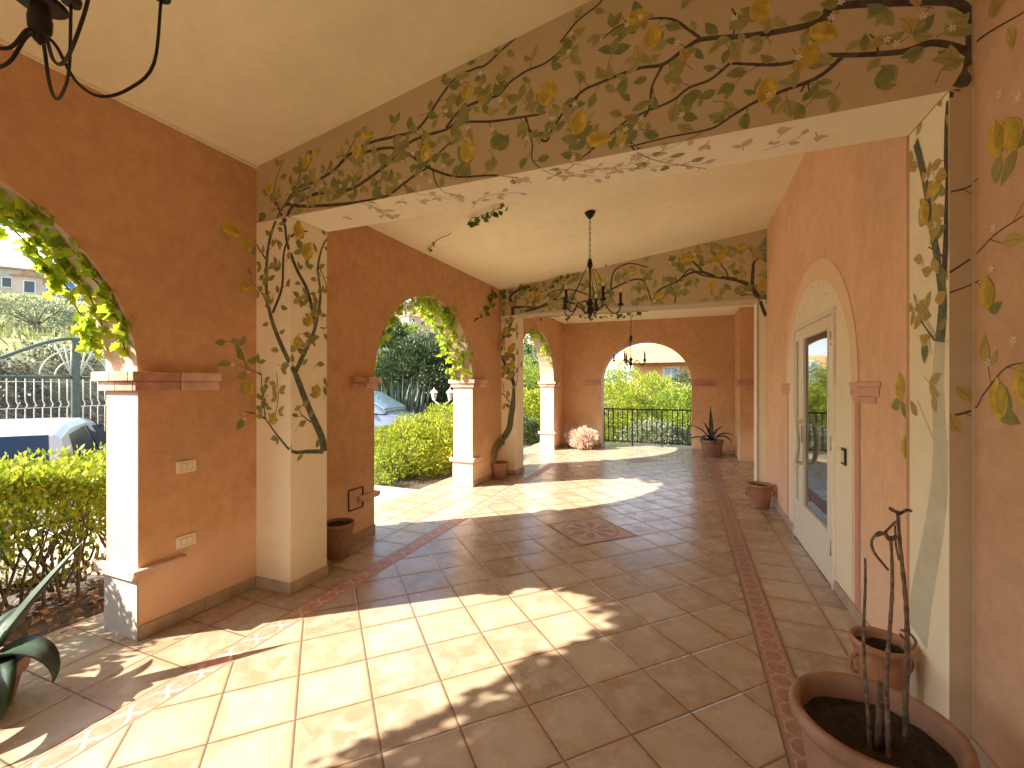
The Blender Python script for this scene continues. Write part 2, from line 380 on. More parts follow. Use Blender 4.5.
# medallions
def medallion(cx, cy, hd):
    mb = MB(); z = .0012
    def D(h, zz, mi): mb.poly([(cx-h, cy, zz), (cx, cy-h, zz), (cx+h, cy, zz), (cx, cy+h, zz)], mi)
    D(hd, z, 3); D(hd-.012, z+.0007, 1); D(hd-.04, z+.0014, 0)
    r = (hd-.04)/math.sqrt(2)-.012
    def ring(r0, r1, zz, mi, n=48):
        for i in range(n):
            a, b = 2*math.pi*i/n, 2*math.pi*(i+1)/n
            mb.poly([(cx+r0*math.cos(a), cy+r0*math.sin(a), zz), (cx+r1*math.cos(a), cy+r1*math.sin(a), zz), (cx+r1*math.cos(b), cy+r1*math.sin(b), zz), (cx+r0*math.cos(b), cy+r0*math.sin(b), zz)], mi)
    ring(r-.03, r, z+.0021, 1); ring(0.001, .035, z+.0028, 1)
    for i in range(8):
        a = math.pi/4*i+.2
        pts = []
        for t in np.linspace(0, 2*math.pi, 16, endpoint=False):
            u = r*.52+r*.34*math.cos(t); v = r*.15*math.sin(t)*(1+.5*math.cos(t))
            pts.append((cx+u*math.cos(a)-v*math.sin(a), cy+u*math.sin(a)+v*math.cos(a), z+.0021))
        mb.poly(pts, 2)
    return mb.build('medallion', [M_strip, M_inline, M_inlay, M_grout], floor)
medallion(-.955, 4.675, .485); medallion(-.955, 9.525, .485)

# ------------------------------------------------------------------ arcade wall (left)
WX, WT = -3.08, .34
def arch_wall(mb, axis, p0, p1, t0, t1, z1, arches, zs=1.6, zb=0, fr=1.0, jamb_mi=0, out_mi=0):
    """wall running along 'axis' from p0 to p1, thickness t0 (inner face) to t1; arches = [(a,b)], semicircle-ish of height fr*r above zs"""
    def P(u, t, z): return (t, u, z) if axis == 'y' else (u, t, z)
    def quad(u0, z00, z01, u1, z10, z11):
        for t, mi in ((t0, 0), (t1, out_mi)): mb.poly([P(u0, t, z00), P(u1, t, z10), P(u1, t, z11), P(u0, t, z01)], mi)
    zmax = z1; u = p0; n = 28
    for a, b in arches:
        quad(u, zb, zs, a, zb, zs); quad(u, zs, zmax, a, zs, zmax)
        mb.poly([P(a, t0, zb), P(a, t1, zb), P(a, t1, zs), P(a, t0, zs)], jamb_mi); mb.poly([P(b, t0, zb), P(b, t0, zs), P(b, t1, zs), P(b, t1, zb)], jamb_mi)
        c, r = (a+b)/2, (b-a)/2
        cur = [(c-r*math.cos(math.pi*i/n), zs+fr*r*math.sin(math.pi*i/n)) for i in range(n+1)]
        for (ua, za), (ub, zb_) in zip(cur, cur[1:]):
            quad(ua, za, zmax, ub, zb_, zmax)
            mb.poly([P(ua, t0, za), P(ua, t1, za), P(ub, t1, zb_), P(ub, t0, zb_)], jamb_mi)
        u = b
    quad(u, zb, zs, p1, zb, zs); quad(u, zs, zmax, p1, zs, zmax)
    for e in (p0, p1): mb.poly([P(e, t0, zb), P(e, t1, zb), P(e, t1, zs), P(e, t0, zs)], 0); mb.poly([P(e, t0, zs), P(e, t1, zs), P(e, t1, zmax), P(e, t0, zmax)], 0)
    mb.poly([P(p0, t0, zmax), P(p1, t0, zmax), P(p1, t1, zmax), P(p0, t1, zmax)], 0)
ARCH = [(-3.6, -1.4), (-.57, 1.64), (3.77, 5.98), (7.75, 10.12)]  # first arch is unseen: added behind the camera, its sun patch brightens the ceiling
PIV = 2.4; ROT = -.017
# root turned a little about its base at y = PIV
lw = empty('arcade_wall', (WX, PIV, 0), ROT, 'orange terracotta plaster wall with three round arches on the garden side of the portico', 'wall')
def L(x, y, z): return (x-WX, y-PIV, z)
def local(mb):
    mb.v = [L(*v) for v in mb.v]; return mb
mb = MB(); arch_wall(mb, 'y', -5.2, 11.15, WX, WX-WT, 3.42, ARCH, 1.6, -.3, .975, 1, 2)
local(mb).build('wall_body', [M_terra, M_jamb, M_ext], lw, weld=True, bevel=.006, angle=40)
def ledge(y_in0, y_in1, side, parent=lw):
    """two-course brick impost round the end of a pier; side=-1: the arch lies at lower y"""
    ye = y_in0 if side < 0 else y_in1
    mb = MB()
    for (z0, z1, pr) in ((1.575, 1.632, .055), (1.515, 1.573, .03)):
        # inner face runs, end face, outer face, as bricks
        L0, L1 = (y_in0, y_in1)
        e = ye-pr if side < 0 else ye+pr
        a, b = (e, L1) if side < 0 else (L0, e)
        n = max(2, int(round((b-a)/.26))); st = (b-a)/n
        for i in range(n):
            mb.box((WX+.002, a+i*st+.002, z0), (WX+pr, a+(i+1)*st-.002, z1), i % 2)
        n2 = 2; w_ = (WT+.002+pr)/n2
        ya, yb = (e, ye-.001) if side < 0 else (ye+.001, e)
        for i in range(n2): mb.box((WX-WT-pr+i*w_+.002, ya, z0), (WX-WT-pr+(i+1)*w_-.002, yb, z1), (i+1) % 2)
    return local(mb).build('brick_ledge', [M_brick, M_brickp], parent, bevel=.004)
def low_ledge(ye, side, run):
    mb = MB(); pr = .045; z0, z1 = .375, .435
    prof_pts = [(WX+.002, z0), (WX+pr*.5, z0), (WX+pr, z0+.035), (WX+pr, z1), (WX+.002, z1)]
    a, b = (ye-pr, ye+run) if side < 0 else (ye-run, ye+pr)
    mb.prism(prof_pts, 'y', a, b)
    c, d = (ye-pr, ye-.001) if side < 0 else (ye+.001, ye+pr)
    mb.box((WX-WT-pr, c, z0), (WX+.001, d, z1))
    return local(mb).build('low_ledge', [M_brickp], lw, bevel=.006)
ledge(1.64, 2.12, -1); low_ledge(1.64, -1, .26)
ledge(3.42, 3.77, 1); low_ledge(3.77, 1, .26)
ledge(5.98, 6.4, -1); low_ledge(5.98, -1, .22)
ledge(10.12, 10.5, -1); low_ledge(10.12, -1, .2)
ledge(7.45, 7.75, 1)
# white washed plinth faces below the low ledge
for ye, s in ((1.64, -1), (5.98, -1), (10.12, -1)):
    mb = MB(); mb.box((WX-WT-.006, ye-.008, 0.002), (WX+.004, ye-.001, .372)); local(mb).build('plinth_face', [M_white if ye != 5.98 else M_jamb], lw)
def baseboard(mb, x0, x1, y0, y1, h=.085, n=.34):
    """tiles along the longer side"""
    if abs(x1-x0) > abs(y1-y0):
        k = max(1, int(round(abs(x1-x0)/n))); d = (x1-x0)/k
        for i in range(k): mb.box((x0+i*d+.0015, y0, .001), (x0+(i+1)*d-.0015, y1, h))
    else:
        k = max(1, int(round(abs(y1-y0)/n))); d = (y1-y0)/k
        for i in range(k): mb.box((x0, y0+i*d+.0015, .001), (x1, y0+(i+1)*d-.0015, h))
mb = MB()
baseboard(mb, WX+.001, WX+.014, 1.645, 2.405); baseboard(mb, WX+.001, WX+.014, 2.86, 3.77); baseboard(mb, WX+.001, WX+.014, 5.98, 7.03); baseboard(mb, WX+.001, WX+.014, 10.12, 10.95)
baseboard(mb, WX-WT, WX-.001, 3.771, 3.784)
baseboard(mb, WX+.001, WX+.014, -1.38, -.58)
local(mb).build('baseboard', [M_base], lw, bevel=.003)
# the two switch plates and a cable hatch
def plate(y, z, wd=.125, h=.078):
    mb = MB(); mb.box((WX+.001, y-wd/2, z-h/2), (WX+.012, y+wd/2, z+h/2)); o = local(mb).build('switch_plate', [M_plate], lw, bevel=.004)
    mb = MB()
    for k in (-.5, .5): mb.box((WX+.0125, y+k*.034-.0155, z-.022), (WX+.017, y+k*.034+.0155, z+.022))
    local(mb).build('rocker_switch', [M_plate], o, bevel=.002)
    mb = MB(); mb.box((WX+.0122, y-.036, z-.025), (WX+.0132, y+.036, z+.025)); local(mb).build('switch_gap', [M_strip], o)
plate(1.91, 1.01); plate(1.91, .52)
mb = MB(); y, z, s = 3.49, .42, .1
for a, b in (((0, y-s, z-s), (0, y+s, z-s)), ((0, y+s, z-s), (0, y+s, z+s)), ((0, y+s, z+s), (0, y-s, z+s)), ((0, y-s, z+s), (0, y-s, z-s))):
    mb.tube([(WX+.006, a[1], a[2]), (WX+.006, b[1], b[2])], .006, 6)
local(mb).build('cable_hatch_frame', [M_iron], lw)

# ------------------------------------------------------------------ end wall with arch, back piers
ew = empty('end_wall', (-.94, 11.0, 0), 0, 'far terracotta end wall pierced by one wide arch over the black railing', 'wall')
def loc(mb, o):
    x, y, z = o.location; mb.v = [(v[0]-x, v[1]-y, v[2]-z) for v in mb.v]; return mb
EY = 11.0
mb = MB(); arch_wall(mb, 'x', -3.3, 1.6, EY, EY+.35, 3.3, [(-1.98, .10)], 1.62, -.3, .93, 1, 2)
loc(mb, ew).build('wall_body', [M_terra, M_jamb, M_ext], ew, weld=True, bevel=.006, angle=40)
for a, b in ((-2.42, -1.99), (.11, .58)):
    mb = MB()
    for z0, z1, pr in ((1.575, 1.632, .05), (1.515, 1.573, .028)):
        mb.box((a, EY-pr, z0), (b, EY-.002, z1), 0)
    loc(mb, ew).build('brick_ledge', [M_brick], ew, bevel=.004)
mb = MB(); baseboard(mb, -2.9, -1.98, EY-.014, EY-.001); baseboard(mb, .1, .98, EY-.014, EY-.001); loc(mb, ew).build('baseboard', [M_base], ew, bevel=.003)
bp = empty('back_pier', (1.25, 10.4, 0), 0, 'terracotta pier with brick ledge right of the end wall', 'pier')
mb = MB(); mb.box((.99, 10.0, 0), (1.59, 10.99, 3.3)); loc(mb, bp).build('pier_body', [M_terra], bp, weld=True, bevel=.006)
mb = MB()
for z0, z1, pr in ((1.575, 1.632, .05), (1.515, 1.573, .028)): mb.box((.99-pr, 10.0-pr, z0), (1.6, 9.999, z1)); mb.box((.99-pr, 10.0, z0), (.989, 10.9, z1))
loc(mb, bp).build('brick_ledge', [M_brick], bp, bevel=.004)
# railing beyond the end arch
rl = empty('balcony_railing', (-.94, 11.6, 0), 0, 'black iron railing across the far arch', 'railing')
mb = MB(); mb.tube([(-2.1, 11.6, .93), (.3, 11.6, .93)], .018, 8); loc(mb, rl).build('top_rail', [M_iron], rl)
mb = MB(); mb.tube([(-2.1, 11.6, .10), (.3, 11.6, .10)], .012, 8); loc(mb, rl).build('bottom_rail', [M_iron], rl)
for i in range(20):
    x = -2.02+i*.12; mb = MB(); post = i in (0, 6, 12, 18)
    if post: mb.box((x-.015, 11.585, 0), (x+.015, 11.615, .92))
    else: mb.tube([(x, 11.6, .1), (x, 11.6, .42)], .013, 6); mb.tube([(x, 11.6, .4), (x, 11.6, .47), (x, 11.6, .54)], [.011, .017, .011], 6); mb.tube([(x, 11.6, .53), (x, 11.6, .93)], .013, 6)
    loc(mb, rl).build('baluster', [M_iron], rl)

# ------------------------------------------------------------------ house wall with the door (right)
HX = 1.04
hw = empty('house_wall', (HX, 5, 0), 0, 'salmon plaster house wall around the glazed door in the middle bay', 'wall')
DY0, DY1, DZ = 3.97, 5.32, 2.14
mb = MB()
for a, b, z0, z1 in ((2.83, DY0, 0, 3.9), (DY1, 7.04, 0, 3.9), (DY0, DY1, DZ, 3.9)):
    for (c, d) in ((0, 0),): mb.box((HX, a, z0), (HX+.35, b, z1))
o = loc(mb, hw).build('wall_body', [M_terraR], hw)
# painted arch round the door: thin coats of paint on the wall
def arch_coat(y0, y1, zs, apex, xx, inner=None, z0=0.09):
    c, r = (y0+y1)/2, (y1-y0)/2; n = 30
    def curve(r, h): return [(c-r*math.cos(math.pi*i/n), zs+h*math.sin(math.pi*i/n)**.92) for i in range(n+1)]
    mb = MB(); o = curve(r, apex-zs); i_ = curve(inner[0], inner[1]-zs)
    for k in range(n): mb.poly([(xx, *o[k]), (xx, *o[k+1]), (xx, *i_[k+1]), (xx, *i_[k])][::-1])
    for s in (0, -1): mb.poly([(xx, o[s][0], z0), (xx, o[s][0], zs), (xx, i_[s][0], zs), (xx, i_[s][0], z0)])
    return mb
M_band = mat_plaster('painted_band_peach', (.90, .66, .42), .06); M_bandp = mat_plaster('painted_capital_rose', (.70, .42, .32), .12); M_bands = mat_plaster('painted_shaft_rose', (.62, .35, .26), .1)
mb = arch_coat(3.50, 5.76, 1.55, 2.63, HX-.003, (1.02, 2.46)); loc(mb, hw).build('painted_arch_band', [M_band], hw)
mb = MB(); cc = 4.63; rr_ = 1.02; n = 30
cur = [(cc-rr_*math.cos(math.pi*i/n), 1.55+.91*math.sin(math.pi*i/n)**.92) for i in range(n+1)]
xx = HX-.004
for k in range(n):
    (ya, za), (yb, zb) = cur[k], cur[k+1]
    bl = lambda y: (DZ+.001 if DY0 < y < DY1 else 1.55)
    za0 = min(za, DZ+.001) if (DY0-.05 < (ya+yb)/2 < DY1+.05) else 1.55
    if za0 >= za-.001 and za0 >= zb-.001: continue
    mb.poly([(xx, ya, min(za0, za)), (xx, ya, za), (xx, yb, zb), (xx, yb, min(za0, zb))])
for a, b in ((cc-rr_, DY0-.001), (DY1+.001, cc+rr_)): mb.poly([(xx, a, .09), (xx, a, 1.551), (xx, b, 1.551), (xx, b, .09)])
for a, b in ((3.985, DY0-.0), ): pass
# fill between side strips and arch haunches beside the frame
loc(mb, hw).build('painted_cream_field', [M_cream], hw)
for y0 in (3.50, 5.64):
    mb = MB(); mb.poly([(HX-.0042, y0-.03, .09), (HX-.0042, y0-.03, 1.45), (HX-.0042, y0+.06, 1.45), (HX-.0042, y0+.06, .09)]); loc(mb, hw).build('painted_shaft', [M_bands], hw)
    mb = MB()
    for i, (z0, z1, e) in enumerate(((1.44, 1.475, .0), (1.48, 1.535, .04), (1.54, 1.57, .06))):
        mb.box((HX-.0075, y0-.30-e if y0 < 4 else y0-.05-e, z0), (HX-.003, y0+.10+e if y0 < 4 else y0+.30+e, z1))
    loc(mb, hw).build('painted_capital', [M_bandp], hw)
mb = MB(); baseboard(mb, HX-.014, HX-.001, 2.84, DY0-.003); baseboard(mb, HX-.014, HX-.001, DY1+.003, 7.0); loc(mb, hw).build('baseboard', [M_base], hw, bevel=.003)
mb = MB(); mb.box((HX-.016, 3.715, .985), (HX-.005, 3.80, 1.105)); o = loc(mb, hw).build('socket_plate', [M_iron], hw, bevel=.003)
mb = MB(); mb.box((HX-.019, 3.732, 1.005), (HX-.0163, 3.783, 1.085)); loc(mb, hw).build('socket_insert', [M_plate], o)
# drill holes above the door
mb = MB()
for y, z in ((4.42, 2.40), (4.62, 2.42), (4.9, 2.30), (5.1, 2.25), (4.2, 2.28)): mb.lathe([(.001, 0), (.009, 0)], (0, 0, 0), 10); mb.v[-20:] = [(HX-.006, y+v[0], z+v[1]) for v in mb.v[-20:]]
loc(mb, hw).build('drill_holes', [M_grout], hw)

door = empty('glazed_door', (HX, (DY0+DY1)/2, 0), 0, 'cream framed glazed entrance door with a curved pull handle', 'door')
mb = MB(); x0, x1 = HX-.02, HX+.06
for (y0, y1, z0, z1) in ((DY0, DY0+.045, 0, DZ), (DY1-.045, DY1, 0, DZ), (DY0+.045, DY1-.045, DZ-.045, DZ)): mb.box((x0, y0, z0+.002), (x1, y1, z1))
mb.box((HX+.10, DY0+.002, .002), (HX+.12, DY1-.002, DZ-.002))
loc(mb, door).build('door_frame', [M_door], door, bevel=.004)
def leaf(y0, y1, gz0, gz1, st, name):
    mb = MB(); x0, x1 = HX-.012, HX+.045; z0, z1 = .012, DZ-.05
    for (a, b, c, d) in ((y0, y0+st, z0, z1), (y1-st, y1, z0, z1), (y0+st, y1-st, z0, gz0), (y0+st, y1-st, gz1, z1)): mb.box((x0, a, c), (x1, b, d))
    for (a, b, c, d) in ((y0+st-.001, y0+st+.012, gz0, gz1), (y1-st-.012, y1-st+.001, gz0, gz1)): mb.box((x0-.006, a, c), (x0+.02, b, d))
    for (c, d) in ((gz0-.001, gz0+.012), (gz1-.012, gz1+.001)): mb.box((x0-.006, y0+st, c), (x0+.02, y1-st, d))
    o = loc(mb, door).build(name, [M_door], door, bevel=.003)
    mb = MB(); mb.box((HX+.004, y0+st+.001, gz0+.001), (HX+.012, y1-st-.001, gz1-.001)); loc(mb, door).build('glass_pane', [M_glass], o)
    mb = MB()
    for zz in (.25, 1.05, 1.85):
        if y0 < 4.5: mb.tube([(x0-.006, y0-.002, zz), (x0-.006, y0-.002, zz+.11)], .009, 8)
    if mb.v: loc(mb, door).build('hinge', [M_metal], o)
    return o
l1 = leaf(DY0+.05, 5.00, .40, 2.0, .095, 'wide_door_leaf'); l2 = leaf(5.006, DY1-.05, .40, 2.0, .07, 'narrow_door_leaf')
pts = [(HX-.012, 4.955, .80)]+[(HX-.065-.012*math.sin(math.pi*t), 4.955-.115*math.sin(math.pi*t), .80+.40*t) for t in np.linspace(0, 1, 16)]+[(HX-.012, 4.955, 1.20)]
mb = MB(); mb.tube(pts, [.02]+[.016+.008*math.sin(math.pi*t) for t in np.linspace(0, 1, 16)]+[.02], 8); loc(mb, door).build('pull_handle', [M_door], l1)
mb = MB(); mb.box((HX-.02, 4.94, 1.0), (HX-.013, 4.975, 1.16)); loc(mb, door).build('lock_plate', [M_metal], l1)

# right wall of the near bay
nw = empty('near_wall', (1.11, .5, 0), 0, 'terracotta wall filling the right edge, painted with large lemons', 'wall')
mb = MB(); mb.box((1.11, -5.2, 0), (1.5, 2.415, 4.15)); mb.v = mb.v; loc(mb, nw).build('wall_body', [mat_plaster('near_wall_plaster', (.63, .41, .26), .2)], nw)
mb = MB(); baseboard(mb, 1.096, 1.109, -5.1, 2.41); loc(mb, nw).build('baseboard', [M_base], nw, bevel=.003)
# unseen rear wall added behind the camera, its arch lets light in
rw = empty('added_rear_wall', (-1, -5.25, 0), 0, 'unseen terracotta wall added behind the viewer, with an arch to let light in', 'wall')
mb = MB(); arch_wall(mb, 'x', -3.3, 1.5, -5.21, -5.5, 4.15, [(-2.2, .4)], 1.6, -.3); loc(mb, rw).build('wall_body', [M_terra], rw, weld=True)

# ------------------------------------------------------------------ columns, beams, ceilings
BY0, BY1, BZ = 2.42, 2.78, 2.80
CY0, CY1, CZ = 7.05, 7.45, 2.75
def column(x0, x1, y0, y1, h, label, bb=True, mat=M_cream):
    t = empty('column', ((x0+x1)/2, (y0+y1)/2, 0), 0, label, 'column')
    mb = MB(); mb.box((x0, y0, 0), (x1, y1, h)); loc(mb, t).build('shaft', [mat], t, weld=True, bevel=.006)
    if bb:
        mb = MB(); baseboard(mb, x0+(.02 if x0 < 0 else 0), x1+.014, y0-.014, y0-.001); baseboard(mb, x1+.001, x1+.014, y0-.001, y1)
        loc(mb, t).build('baseboard', [M_base], t, bevel=.003)
    return t
cA = column(-3.2, -2.73, BY0, BY1, BZ-.001, 'cream column painted with a lemon tree in the left foreground')
cB = column(-3.2, -2.74, CY0, CY1, CZ-.001, 'cream column behind the small potted plant, painted with a thin lemon tree trunk')
cC = column(1.032, 1.42, BY0, BY1, BZ-.001, 'cream right foreground column painted with a pale tree beside the tall dry canes', False)
cD = column(.93, 1.40, CY0, CY1, CZ-.001, 'narrow cream column at the far end of the salmon house wall', False)
def zc(x, bay): return (3.23+.172*(x+3.08)) if bay == 0 else (3.18+.135*(x+3.12)) if bay == 1 else 3.12
def beam(y0, y1, z0, x0, x1, bayf, label):
    t = empty('ceiling_beam', (-1, (y0+y1)/2, z0), 0, label, 'beam')
    mb = MB(); top = [(x0, z0), (x1, z0), (x1, 4.05), (x0, 3.5)]
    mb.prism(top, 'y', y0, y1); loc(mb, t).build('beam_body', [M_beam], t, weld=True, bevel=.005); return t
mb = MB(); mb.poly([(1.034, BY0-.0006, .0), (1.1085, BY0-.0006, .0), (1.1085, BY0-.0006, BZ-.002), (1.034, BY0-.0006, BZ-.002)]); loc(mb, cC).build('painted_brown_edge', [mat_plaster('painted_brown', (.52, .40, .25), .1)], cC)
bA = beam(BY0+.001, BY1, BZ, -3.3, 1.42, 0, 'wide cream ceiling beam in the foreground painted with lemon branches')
bB = beam(CY0+.001, CY1, CZ, -3.3, 1.42, 1, 'smaller far ceiling beam painted with lemon branches behind the chandelier')
def ceil(y0, y1, bay, label):
    t = empty('ceiling', (-1, (y0+y1)/2, 3.6), 0, label, 'ceiling'); mb = MB(); x0, x1 = -3.75, 1.6
    mb.prism([(x0, zc(x0, bay)), (x1, zc(x1, bay)), (x1, 4.35), (x0, 3.75)], 'y', y0, y1); loc(mb, t).build('ceiling_slab', [M_ceil], t)
    return t
k1 = ceil(-5.6, BY0+.2, 0, 'sloping cream plaster ceiling of the foreground bay')
k2 = ceil(BY1-.19, CY0+.2, 1, 'sloping cream plaster ceiling of the middle bay above the chandelier')
k3 = ceil(CY1-.19, 11.8, 2, 'flat cream plaster ceiling of the farthest bay')
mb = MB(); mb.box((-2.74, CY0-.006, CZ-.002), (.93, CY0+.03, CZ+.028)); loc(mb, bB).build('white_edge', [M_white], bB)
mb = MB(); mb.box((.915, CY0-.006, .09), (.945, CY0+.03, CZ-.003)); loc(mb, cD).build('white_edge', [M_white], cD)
mb = MB(); mb.poly([(BX_, BY_, BZ-.0006) for BX_, BY_ in ((-2.73, BY0+.002), (-2.73, BY1), (1.03, BY1), (1.03, BY0+.002))]); loc(mb, bA).build('painted_soffit', [M_cream], bA)
# thin cornice between wall and ceiling
mb = MB(); mb.box((WX+.001, -5.0, 3.21), (WX+.014, BY0-.001, 3.228)); local(mb).build('cornice', [M_cream], lw)
# outer wall of the back bay on the right
t = empty('side_wall', (1.5, 8.7, 0), 0, 'terracotta side wall of the farthest bay beyond the narrow column', 'wall')
mb = MB(); mb.box((1.36, 7.46, 0), (1.6, 9.99, 3.3)); loc(mb, t).build('wall_body', [M_terraR], t)

# ------------------------------------------------------------------ MURALS painted on the plaster
class Face:
    def __init__(s, key, parent, axis, val, u0, u1, v0, v1, sgn): s.__dict__.update(locals()); del s.__dict__['s']; s.mb = MB(); s.lay = 0
    def hit(s, d):
        i = {'x': 0, 'y': 1, 'z': 2}[s.axis]
        if abs(d[i]) < 1e-6: return None
        t = (s.val-CAM[i])/d[i]
        if t <= 0: return None
        p = CAM+d*t; u, v = s.uv(p)
        if s.key in ('beamA',) and v > zc(p.x, 0): return None
        if s.key in ('beamB',) and v > zc(p.x, 1): return None
        if s.u0 <= u <= s.u1 and s.v0 <= v <= s.v1: return (t, u, v)
    def uv(s, p): return {'x': (p[1], p[2]), 'y': (p[0], p[2]), 'z': (p[0], p[1])}[s.axis]
    def P(s, u, v, off):
        w_ = s.val+s.sgn*off
        return {'x': (w_, u, v), 'y': (u, w_, v), 'z': (u, v, w_)}[s.axis]
    def add(s, pts, mi, off):
        # clip the painted shape to the face
        def clip(pp, f):
            o = []
            for i in range(len(pp)):
                a, b = pp[i-1], pp[i]; fa, fb = f(a), f(b)
                if (fa >= 0) != (fb >= 0): t = fa/(fa-fb); o.append((a[0]+(b[0]-a[0])*t, a[1]+(b[1]-a[1])*t))
                if fb >= 0: o.append(b)
            return o
        e = .002
        for f in (lambda p: p[0]-s.u0-e, lambda p: s.u1-p[0]-e, lambda p: p[1]-s.v0-e, lambda p: s.v1-p[1]-e):
            pts = clip(pts, f)
            if len(pts) < 3: return
        if s.key in ('beamA', 'beamB'):
            pts = clip(pts, lambda p: zc(p[0], 0 if s.key == 'beamA' else 1)-p[1]-.004)
            if len(pts) < 3: return
        s.mb.poly([s.P(u, v, off) for u, v in pts], mi)
FACES = [
 Face('wallL', lw, 'x', WX, 1.0, BY0-.002, .1, 3.2, 1),
 Face('colA_front', cA, 'y', BY0, -3.078, -2.73, .09, BZ, -1), Face('colA_side', cA, 'x', -2.73, BY0, BY1, .09, BZ-.004, 1),
 Face('beamA', bA, 'y', BY0+.001, -3.078, 1.108, BZ, 4.0, -1), Face('beamA_under', bA, 'z', BZ-.0006, -2.725, 1.03, BY0+.004, BY1, -1),
 Face('colC_side', cC, 'x', 1.032, BY0, BY1, .0, BZ-.004, -1), Face('colC_front', cC, 'y', BY0, 1.032, 1.108, .0, BZ, -1),
 Face('near', nw, 'x', 1.11, .2, BY0-.01, .1, 3.9, -1), Face('house', hw, 'x', HX, 2.83, 3.9, .1, 3.7, -1),
 Face('colB_front', cB, 'y', CY0, -3.0, -2.74, .09, CZ, -1), Face('colB_side', cB, 'x', -2.74, CY0, CY1, .09, CZ-.004, 1),
 Face('wallB', lw, 'x', WX+.075, 6.1, 7.04, .3, 3.1, 1),
 Face('beamB', bB, 'y', CY0+.001, -3.0, 1.04, CZ, 3.8, -1), Face('colD_front', cD, 'y', CY0, .93, 1.04, .0, CZ, -1)]
def cast(px, py):
    d = ray(px, py); best = None
    for f in FACES:
        h = f.hit(d)
        if h and (best is None or h[0] < best[1][0]): best = (f, h)
    return best
rng = random.Random(5)
OFF = {0: .0012, 1: .0013, 2: .0016, 3: .0016, 4: .0016, 5: .0023, 6: .0019, 7: .0032, 8: .0016, 9: .0006}
cnt = [0]
def lift(mi): return OFF[mi]+rng.uniform(0, .0004)
def branch(pts, w0, w1, mi=0, leaves=.07, lsize=.07, side=0, lm=None, seed=None):
    leaves *= 1.2
    """pixel trace; w in metres on the face"""
    sp_ = smooth_path(pts, 8); n = len(sp_); last = None; acc = leaves*.5; sgn = 1; prevhit = None
    for i, p in enumerate(sp_):
        h = cast(p[0], p[1]); 
        if not h: last = None; continue
        f, (t, u, v) = h; wd = (w0+(w1-w0)*i/(n-1))*(1.65 if f.key in ('beamA', 'colA_front', 'colA_side', 'beamB') and mi == 0 else 1)
        if last and last[0] is f:
            _, a, b, wa, nrm_prev = last; du, dv = u-a, v-b; Ln = math.hypot(du, dv)
            if Ln > 1e-5:
                nx_, ny_ = -dv/Ln, du/Ln
                if nrm_prev is None: nrm_prev = (nx_, ny_)
                pa = nrm_prev; pb = (nx_, ny_)
                f.add([(a+pa[0]*wa/2, b+pa[1]*wa/2), (a-pa[0]*wa/2, b-pa[1]*wa/2), (u-pb[0]*wd/2, v-pb[1]*wd/2), (u+pb[0]*wd/2, v+pb[1]*wd/2)], mi, OFF[mi]+.000004*(cnt[0] % 47))
                nrm = pb; acc += Ln
                if leaves and acc > leaves:
                    acc = rng.uniform(-.02, .02); sgn = -sgn
                    tw = lsize*rng.uniform(.25, .9); ang = math.atan2(dv, du)+sgn*rng.uniform(.5, 1.3)
                    q = (u+math.cos(ang)*tw, v+math.sin(ang)*tw)
                    if rng.random() < .6: ribbon(f, (u, v), q, .004, mi)
                    leaf2(f, q[0], q[1], ang+rng.uniform(-.4, .4), lsize*rng.uniform(.8, 1.15), lm)
                    if rng.random() < .32: leaf2(f, q[0], q[1], ang+rng.choice((-1, 1))*rng.uniform(.8, 1.6), lsize*rng.uniform(.7, 1.0), lm)
                    if rng.random() < .12: blossom(f, q[0], q[1], .018)
                last = (f, u, v, wd, nrm); continue
        last = (f, u, v, wd, None)
    cnt[0] += 1
def ribbon(f, a, b, wd, mi):
    du, dv = b[0]-a[0], b[1]-a[1]; Ln = math.hypot(du, dv) or 1; nx_, ny_ = -dv/Ln*wd/2, du/Ln*wd/2
    f.add([(a[0]+nx_, a[1]+ny_), (a[0]-nx_, a[1]-ny_), (b[0]-nx_*.6, b[1]-ny_*.6), (b[0]+nx_*.6, b[1]+ny_*.6)], mi, OFF[mi]-.0002-rng.uniform(0, .0002))
def leaf2(f, u, v, ang, ln, mi=None):
    if mi is None: mi = rng.choices([2, 3, 4], [7, 2.2, .8])[0]
    ca, sa = math.cos(ang), math.sin(ang); ln *= 1.13; wd = ln*rng.uniform(.23, .31)
    sh = [(0, 0), (.12, .5), (.32, .95), (.52, .98), (.75, .62), (.9, .25), (1, 0), (.9, -.25), (.75, -.62), (.52, -.98), (.32, -.95), (.12, -.5)]
    bend = rng.uniform(-.15, .15)*ln
    pts = []
    for a, b in sh:
        x, y = a*ln, b*wd+bend*math.sin(a*math.pi); pts.append((u+x*ca-y*sa, v+x*sa+y*ca))
    off = lift(mi); f.add(pts, mi, off)
    x1, y1 = .85*ln, bend*math.sin(.85*math.pi)
    if ln > .05 and mi != 8: 
        q = (u+x1*ca-y1*sa, v+x1*sa+y1*ca); m_ = (.45*ln, bend*math.sin(.45*math.pi)); mq = (u+m_[0]*ca-m_[1]*sa, v+m_[0]*sa+m_[1]*ca)
        for a, b in (((u, v), mq), (mq, q)):
            du, dv = b[0]-a[0], b[1]-a[1]; L_ = math.hypot(du, dv) or 1; nx_, ny_ = -dv/L_*.0012, du/L_*.0012
            f.add([(a[0]+nx_, a[1]+ny_), (a[0]-nx_, a[1]-ny_), (b[0]-nx_, b[1]-ny_), (b[0]+nx_, b[1]+ny_)], 6, off+.0001)
